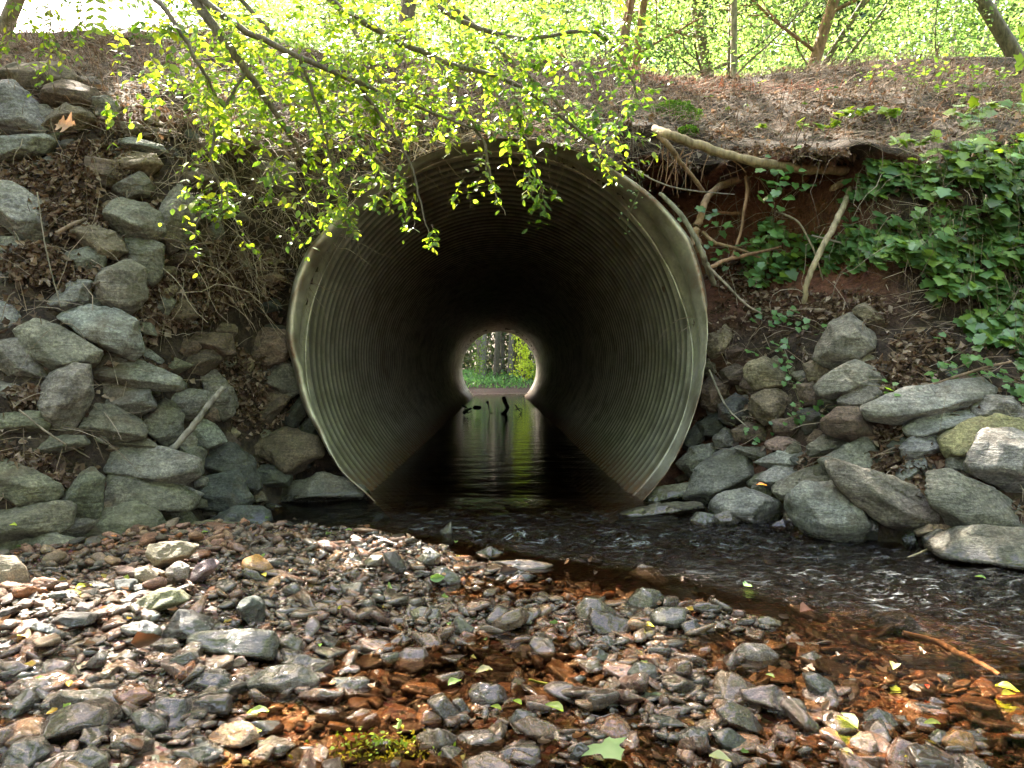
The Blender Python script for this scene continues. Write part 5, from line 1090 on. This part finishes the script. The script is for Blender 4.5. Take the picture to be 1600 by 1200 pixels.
# debris stuck in the water inside the pipe
BLK = (.03, .027, .022)
def debris(name, label, parts, Y):
    T = Tubes(); 
    for pts, r in parts: T.add(smooth_path([at(a, b, Y + .1 * k) for k, (a, b) in enumerate(pts)], 10), np.array(r if np.ndim(r) else [r, r * .5])[[0] * 5 + [-1] * 5] / 1200 * Y * 1.0, 6, BLK)
    p = at(*parts[0][0][0], Y); obj(name, T.mesh(name, M_BARK, p), loc=p, label=label, category='debris')
debris('snag', 'black leafy snag sticking out of the water, middle of the pipe', [([(787, 622), (790, 630), (793, 638)], [3.6, 3]), ([(793, 638), (790, 643), (785, 648)], [3, 4]), ([(786, 621), (790, 626), (796, 637)], 1.5)], 15.5)
debris('snag', 'small black snag at the left of the pipe water', [([(722, 634), (729, 637), (735, 641)], 1.4), ([(725, 645), (730, 641), (736, 638)], 3.2), ([(727, 641), (731, 645), (737, 643)], 1.2)], 15)
debris('snag', 'round black lump in the pipe water', [([(742, 637), (746, 637), (749, 637)], [3.6, 3.6])], 15)
debris('twig', 'thin upright black twig in the pipe water', [([(762, 627), (764, 640), (766, 652)], .9), ([(761, 629), (762, 628), (763, 630)], 2), ([(766, 646), (769, 646), (771, 647)], .5)], 15)
debris('twig', 'crossed black twigs at the right of the pipe water', [([(805, 633), (812, 642), (818, 650)], .9), ([(806, 641), (812, 638), (816, 641)], .8), ([(811, 648), (815, 644), (816, 640)], .7)], 15.5)
# ---------------------------------------------------------------- trees
def lit_gap(P):
    """Probability that a canopy leaf is missing, so that dapples reach the gravel and the shrub."""
    k = P[:, 2] / SUN[2]; q = P - np.array(SUN)[None] * k[:, None]; x, y = q[:, 0], q[:, 1]
    g_ = .16 + 0 * x
    for cx, cy, rx, ry, a in [(-.9, 3.1, .75, .42, .97), (.65, 3.1, .22, .25, .97), (.9, 2.1, .55, .5, .75), (-.5, 1.7, .25, .2, .9), (.1, 2.3, .4, .3, .6), (.3, 2.6, 1.7, .9, .88), (-.6, 2.2, 1.3, .9, .65), (3.3, 4.9, .7, .4, .7), (3.6, 4.0, .5, .3, .7), (-.3, 3.3, .5, .35, .6)]:
        e = ((x - cx) / rx) ** 2 + ((y - cy) / ry) ** 2; g_ = np.maximum(g_, a * (e < 1 + .5 * fbm(xyz(x * 3, y * 3), 15, 2)))
    return g_
TG = [(.11, .18, .06), (.14, .21, .065), (.09, .15, .05), (.17, .23, .07)]
def limbs(T, base, d, ln, r, depth, ends, rng, col, up=.12):
    pts = [base]; d = d / np.linalg.norm(d)
    for _ in range(5): d = d + rng.normal(0, .13, 3) + [0, 0, up * .3]; d /= np.linalg.norm(d); pts.append(pts[-1] + d * ln / 5)
    T.add(pts, np.linspace(r, r * .55, 6), 6 if depth > 0 else 4, col)
    if depth == 0: ends.append(pts[-1]); ends.append(pts[3]); return
    for k in range(3): 
        nd = d + rng.normal(0, .65, 3); limbs(T, pts[2 + k], nd, ln * .62, r * .5, depth - 1, ends, rng, col, up)
def tree(name, label, base, top, r, nleaf, leaf=.12, crown=2.6, n_l=7, col=(.16, .12, .09), fork=0, seed=0, low=.35, gap=False, clump=.5, cols=TG, group='trees behind the crest', zmin=None):
    rng = np.random.default_rng(seed); base = np.array(base, float); top = np.array(top, float); e = empty(name, base, label, 'tree', group)
    T = Tubes(); P = smooth_path([base, base * .66 + top * .34 + rng.normal(0, .08, 3), base * .33 + top * .67 + rng.normal(0, .1, 3), top], 22)
    T.add(P, np.linspace(r * 1.15, r * .45, 22), 9, col); ends = []
    if fork: 
        F_ = smooth_path([P[2], P[6] + [fork * .35, 0, 0], P[14] + [fork, 0, 0], P[20] + [fork * 1.5, 0, 0]], 18); T.add(F_, np.linspace(r * .7, r * .3, 18), 7, col); limbs(T, F_[-1], np.array([fork, 0, 1.]), crown * .5, r * .3, 1, ends, rng, col)
    LT = T
    for k in range(n_l):
        i = int(22 * low + (21 - 22 * low) * k / max(1, n_l - 1)); a = k * 2.4 + seed; limbs(LT, P[min(i, 21)], np.array([math.cos(a), math.sin(a), .35]), crown * .62 * rng.uniform(.7, 1.1), r * .33, 1, ends, rng, col)
    E = np.array(ends); n = nleaf; i = rng.integers(0, len(E), n); Q = E[i] + rng.normal(0, 1, (n, 3)) * [clump, clump, clump * .6]
    if zmin: Q = Q[Q[:, 2] > zmin]
    if gap: Q = Q[rng.uniform(0, 1, len(Q)) > lit_gap(Q)]
    n = len(Q); Lv = Leaves(); Lv.add(CARD if leaf > .13 else LEAF, Q, rvec(rng, n) * [1, 1, .5] + [0, 0, -.3], np.array([0, 0, 1.]) + rng.normal(0, .55, (n, 3)), leaf * rng.uniform(.6, 1.3, n), pick(rng, n, cols, .2))
    obj('trunk', T.mesh('trunk', M_BARK, base), e); obj('crown', Lv.mesh('crown', M_TREE, base), e); return e
RED = (.30, .18, .12); PAL_ = (.30, .26, .20); GRY = (.17, .14, .115)
def onp(px, Y, z=3.8): p = at(px, 100, Y); return (p[0], Y, z)
def upp(px, Y, z=11): return (at(px, 0, Y)[0], Y, z)
def slant(px0, px1, Y, z=11):   # trunk seen at px0 on y=110 and px1 on y=0
    a = at(px0, 110, Y); b = at(px1, 0, Y); k = (z - a[2]) / (b[2] - a[2]); k0 = (3.75 - a[2]) / (b[2] - a[2]); return tuple(a + (b - a) * k0), tuple(a + (b - a) * k)
for k, (x0, x1, Y, wpx, col, fork, lb, nl) in enumerate([
    (976, 991, 12, 13, RED, 0, 'slender reddish pine trunk, left of the close pair', 2200), (1002, 1012, 13, 11, RED, 0, 'slender reddish pine trunk, right of the close pair', 2200),
    (1100, 1074, 14, 15, GRY, .9, 'dark forked tree whose trunks form a V above the hollow', 4200), (1146, 1147, 12, 9, PAL_, 0, 'slender straight pale trunk right of the V-shaped tree', 2200),
    (1190, 1193, 18, 14, PAL_, 0, 'greyish broad trunk standing farther back', 4000), (1272, 1302, 13, 16, RED, 0, 'thick reddish trunk leaning right behind the straw heap', 3000),
    (1286, 1342, 14, 9, GRY, .6, 'thin grey tree leaning right with a forked top', 3600), (790, 795, 20, 13, GRY, 0, 'dim trunk behind the shrub above the pipe', 4200),
    (560, 540, 19, 15, GRY, 0, 'trunk behind the shrub, left of the pipe', 4200), (880, 905, 24, 14, GRY, .8, 'far trunk between the shrub and the reddish pair', 4200),
    (690, 680, 26, 18, GRY, 0, 'far trunk hidden by the shrub leaves', 4200), (1420, 1400, 22, 12, GRY, .8, 'tree whose foliage closes the view right of the leaning trunks', 4600), (1530, 1560, 17, 10, GRY, -.8, 'tree with drooping foliage near the right edge', 4600), (420, 440, 22, 14, GRY, 0, 'tree behind the shrub at the left', 3600)]):
    b_, t_ = slant(x0, x1, Y); tree('tree', lb, b_, t_, wpx / 2400 * Y * 1.25, nl, (.078 if Y < 16 else .12), 2.8, 8, col, fork, 40 + k, .25, True, .55)
# fine undergrowth saplings on the crest
for k, (px, Y) in enumerate([(1050, 15), (1170, 17), (1235, 15), (1340, 16), (1400, 14), (1470, 13), (1570, 14), (930, 14), (840, 15), (740, 14), (640, 15), (540, 14), (450, 15), (1120, 19), (1460, 19)]):
    p = np.array(onp(px, Y)); q = p + [rng.normal() * .3, 0, 3.6 + rng.uniform(0, .8)]
    tree('sapling', 'thin leafy sapling on top of the embankment', p, q, .02, 3200, .08, 1.7, 8, GRY, 0, 80 + k, .35, False, .34, cols=[(.12, .20, .06), (.16, .23, .07)], group='saplings on top of the embankment')
# taller woods beyond
for k, (x, Y, h) in enumerate([(-5, 42, 26), (1, 40, 26), (6, 34, 23), (8, 46, 28), (13, 38, 26), (19, 44, 28), (25, 38, 26), (-16, 44, 24), (11, 32, 21), (-1, 54, 30), (17, 52, 30), (4, 52, 30), (32, 48, 28), (24, 30, 20), (18, 31, 20), (-9, 50, 26)]):
    tree('forest_tree', 'tall broad-leaved tree in the woods beyond the embankment', (x, Y, .4), (x + rng.normal() * .6, Y, h), .24, 9000, .42, 7.0, 12, GRY, 0, 120 + k, .3, False, 1.0, cols=[(.11, .17, .07), (.15, .21, .08), (.08, .13, .06)], group='woods beyond the embankment')
# woods behind the viewer and to the sides: they close off the low sky, so daylight falls from above
for k, (x, Y, h) in enumerate([(-13, -7, 12), (-8, -10, 13), (-3, -9, 12), (2.5, -10, 13), (8, -8, 12), (13, -5, 12), (-13, 1, 11), (13, 2, 11), (-10.5, 5, 10), (11, 6, 10)]):
    tree('forest_tree', 'tall broad-leaved tree in the woods downstream of the pipe', (x, Y, 1.0), (x + rng.normal() * .6, Y, h), .22, 5200, .42, 6.0, 9, GRY, 0, 160 + k, .12, False, 1.25, group='woods downstream of the pipe')
# two big trees whose crowns arch over the creek (crowns unseen above the frame, placed for shade and gapped for sun dapples)
for k, (b_, t_, lb) in enumerate([((-8.0, 7.4, 3.9), (-3.4, 7.2, 10.2), 'large tree on the left embankment whose crown arches over the creek'), ((8.2, 7.4, 3.9), (3.8, 7.3, 10.4), 'large tree on the right embankment whose crown arches over the creek'), ((-1.8, 11.5, 3.8), (-.6, 10.5, 12), 'tall tree above the pipe whose crown starts above the view'), ((-8.5, 12.0, 3.8), (-5.0, 12, 12), 'tall tree on the left top of the embankment, trunk outside the view'), ((9.3, 12, 3.8), (4.2, 12.4, 12), 'tall tree on the right top of the embankment, trunk outside the view')]):
    tree('canopy_tree', lb, b_, t_, .12, 12000, .19, 5.2, 10, GRY, 0, 200 + k, .55, True, .75, group='trees arching over the creek', zmin=7.2)

# ---------------------------------------------------------------- the far end of the pipe
rng = np.random.default_rng(77)
def mass(name, n, box, size, cols, label, cat, up=.4, tpl=CARD, shape=None):
    P = np.array([rng.uniform(a, b, n) for a, b in box]).T; 
    if shape is not None: P = P[shape(P)]
    m = len(P); lv = Leaves(); lv.add(tpl, P, rvec(rng, m) + [0, 0, up], np.array([0, -.5, .8]) + rng.normal(0, .6, (m, 3)), size * rng.uniform(.6, 1.4, m), pick(rng, m, cols, .25)); obj(name, lv.mesh(name, M_TREE), kind='stuff', label=label, category=cat)
mass('ground_cover', 12000, [(-5, 5), (31.1, 36), (.15, 1.3)], .13, [(.12, .26, .07), (.17, .32, .09), (.10, .21, .07)], 'low green plants on the far shore seen through the pipe', 'ground cover', 1.2, LEAF, lambda P: P[:, 2] < .35 + .13 * (P[:, 1] - 30.5) + .3 * fbm(P * .8, 3, 2))
mass('undergrowth', 34000, [(-5, 5), (35.5, 42), (.5, 7)], .19, [(.07, .10, .04), (.10, .14, .055), (.13, .17, .06), (.12, .11, .07)], 'thick dim undergrowth behind the far shore', 'undergrowth', 0, CARD, lambda P: fbm(P * .9, 13, 3) > -.45)
def far_shrub(x, Y, h, w_, n, cols, label):
    T = Tubes(); lv = Leaves(); p = np.array([x, Y, .5])
    for k in range(7): T.add(smooth_path([p, p + [rng.normal() * w_ * .4, 0, h * .5], p + [rng.normal() * w_, rng.normal() * .3, h]], 8), .02, 4, GRY)
    Q = p + np.stack([rng.normal(0, w_ * .5, n), rng.normal(0, .35, n), rng.uniform(0, 1, n) ** .8 * h], -1); Q = Q[fbm(Q * 1.8, 7, 2) > -.2]; n = len(Q); lv.add(LEAF, Q, rvec(rng, n) + [0, 0, -.4], np.array([0, -.6, .8]) + rng.normal(0, .5, (n, 3)), rng.uniform(.08, .16, n), pick(rng, n, cols, .2)); plant('far_shrub', label, 'shrub', p, T, lv, M_TREE)
far_shrub(1.1, 33.2, 2.3, .5, 1500, [(.45, .52, .05), (.52, .58, .06)], 'sunlit yellow-green shrub seen through the far end of the pipe')
far_shrub(1.7, 32.8, 1.5, .3, 500, [(.24, .32, .04), (.2, .28, .04)], 'small sunlit bush at the right of the far opening'); far_shrub(-.9, 33.8, 2.0, .25, 420, [(.18, .26, .04), (.14, .22, .04)], 'thin green bush at the left of the far opening')
for k, (x, Y, r, col, lb) in enumerate([(-.75, 34.5, .14, (.2, .19, .16), 'pale grey trunk at the left of the far opening'), (-.15, 35.2, .13, (.10, .09, .06), 'thick dark mossy trunk in the middle of the far opening'), (.5, 35.6, .12, (.18, .16, .13), 'light trunk right of the mossy trunk, seen through the pipe'), (.15, 36.5, .10, (.15, .13, .1), 'thin trunk behind the mossy trunk, seen through the pipe')]):
    tree('far_tree', lb, (x, Y, .5), (x + .3, Y + .5, 11), r, 2600, .26, 3.4, 8, col, 0, 300 + k, .35, False, .8, group='trees at the far end of the pipe', zmin=2.4)
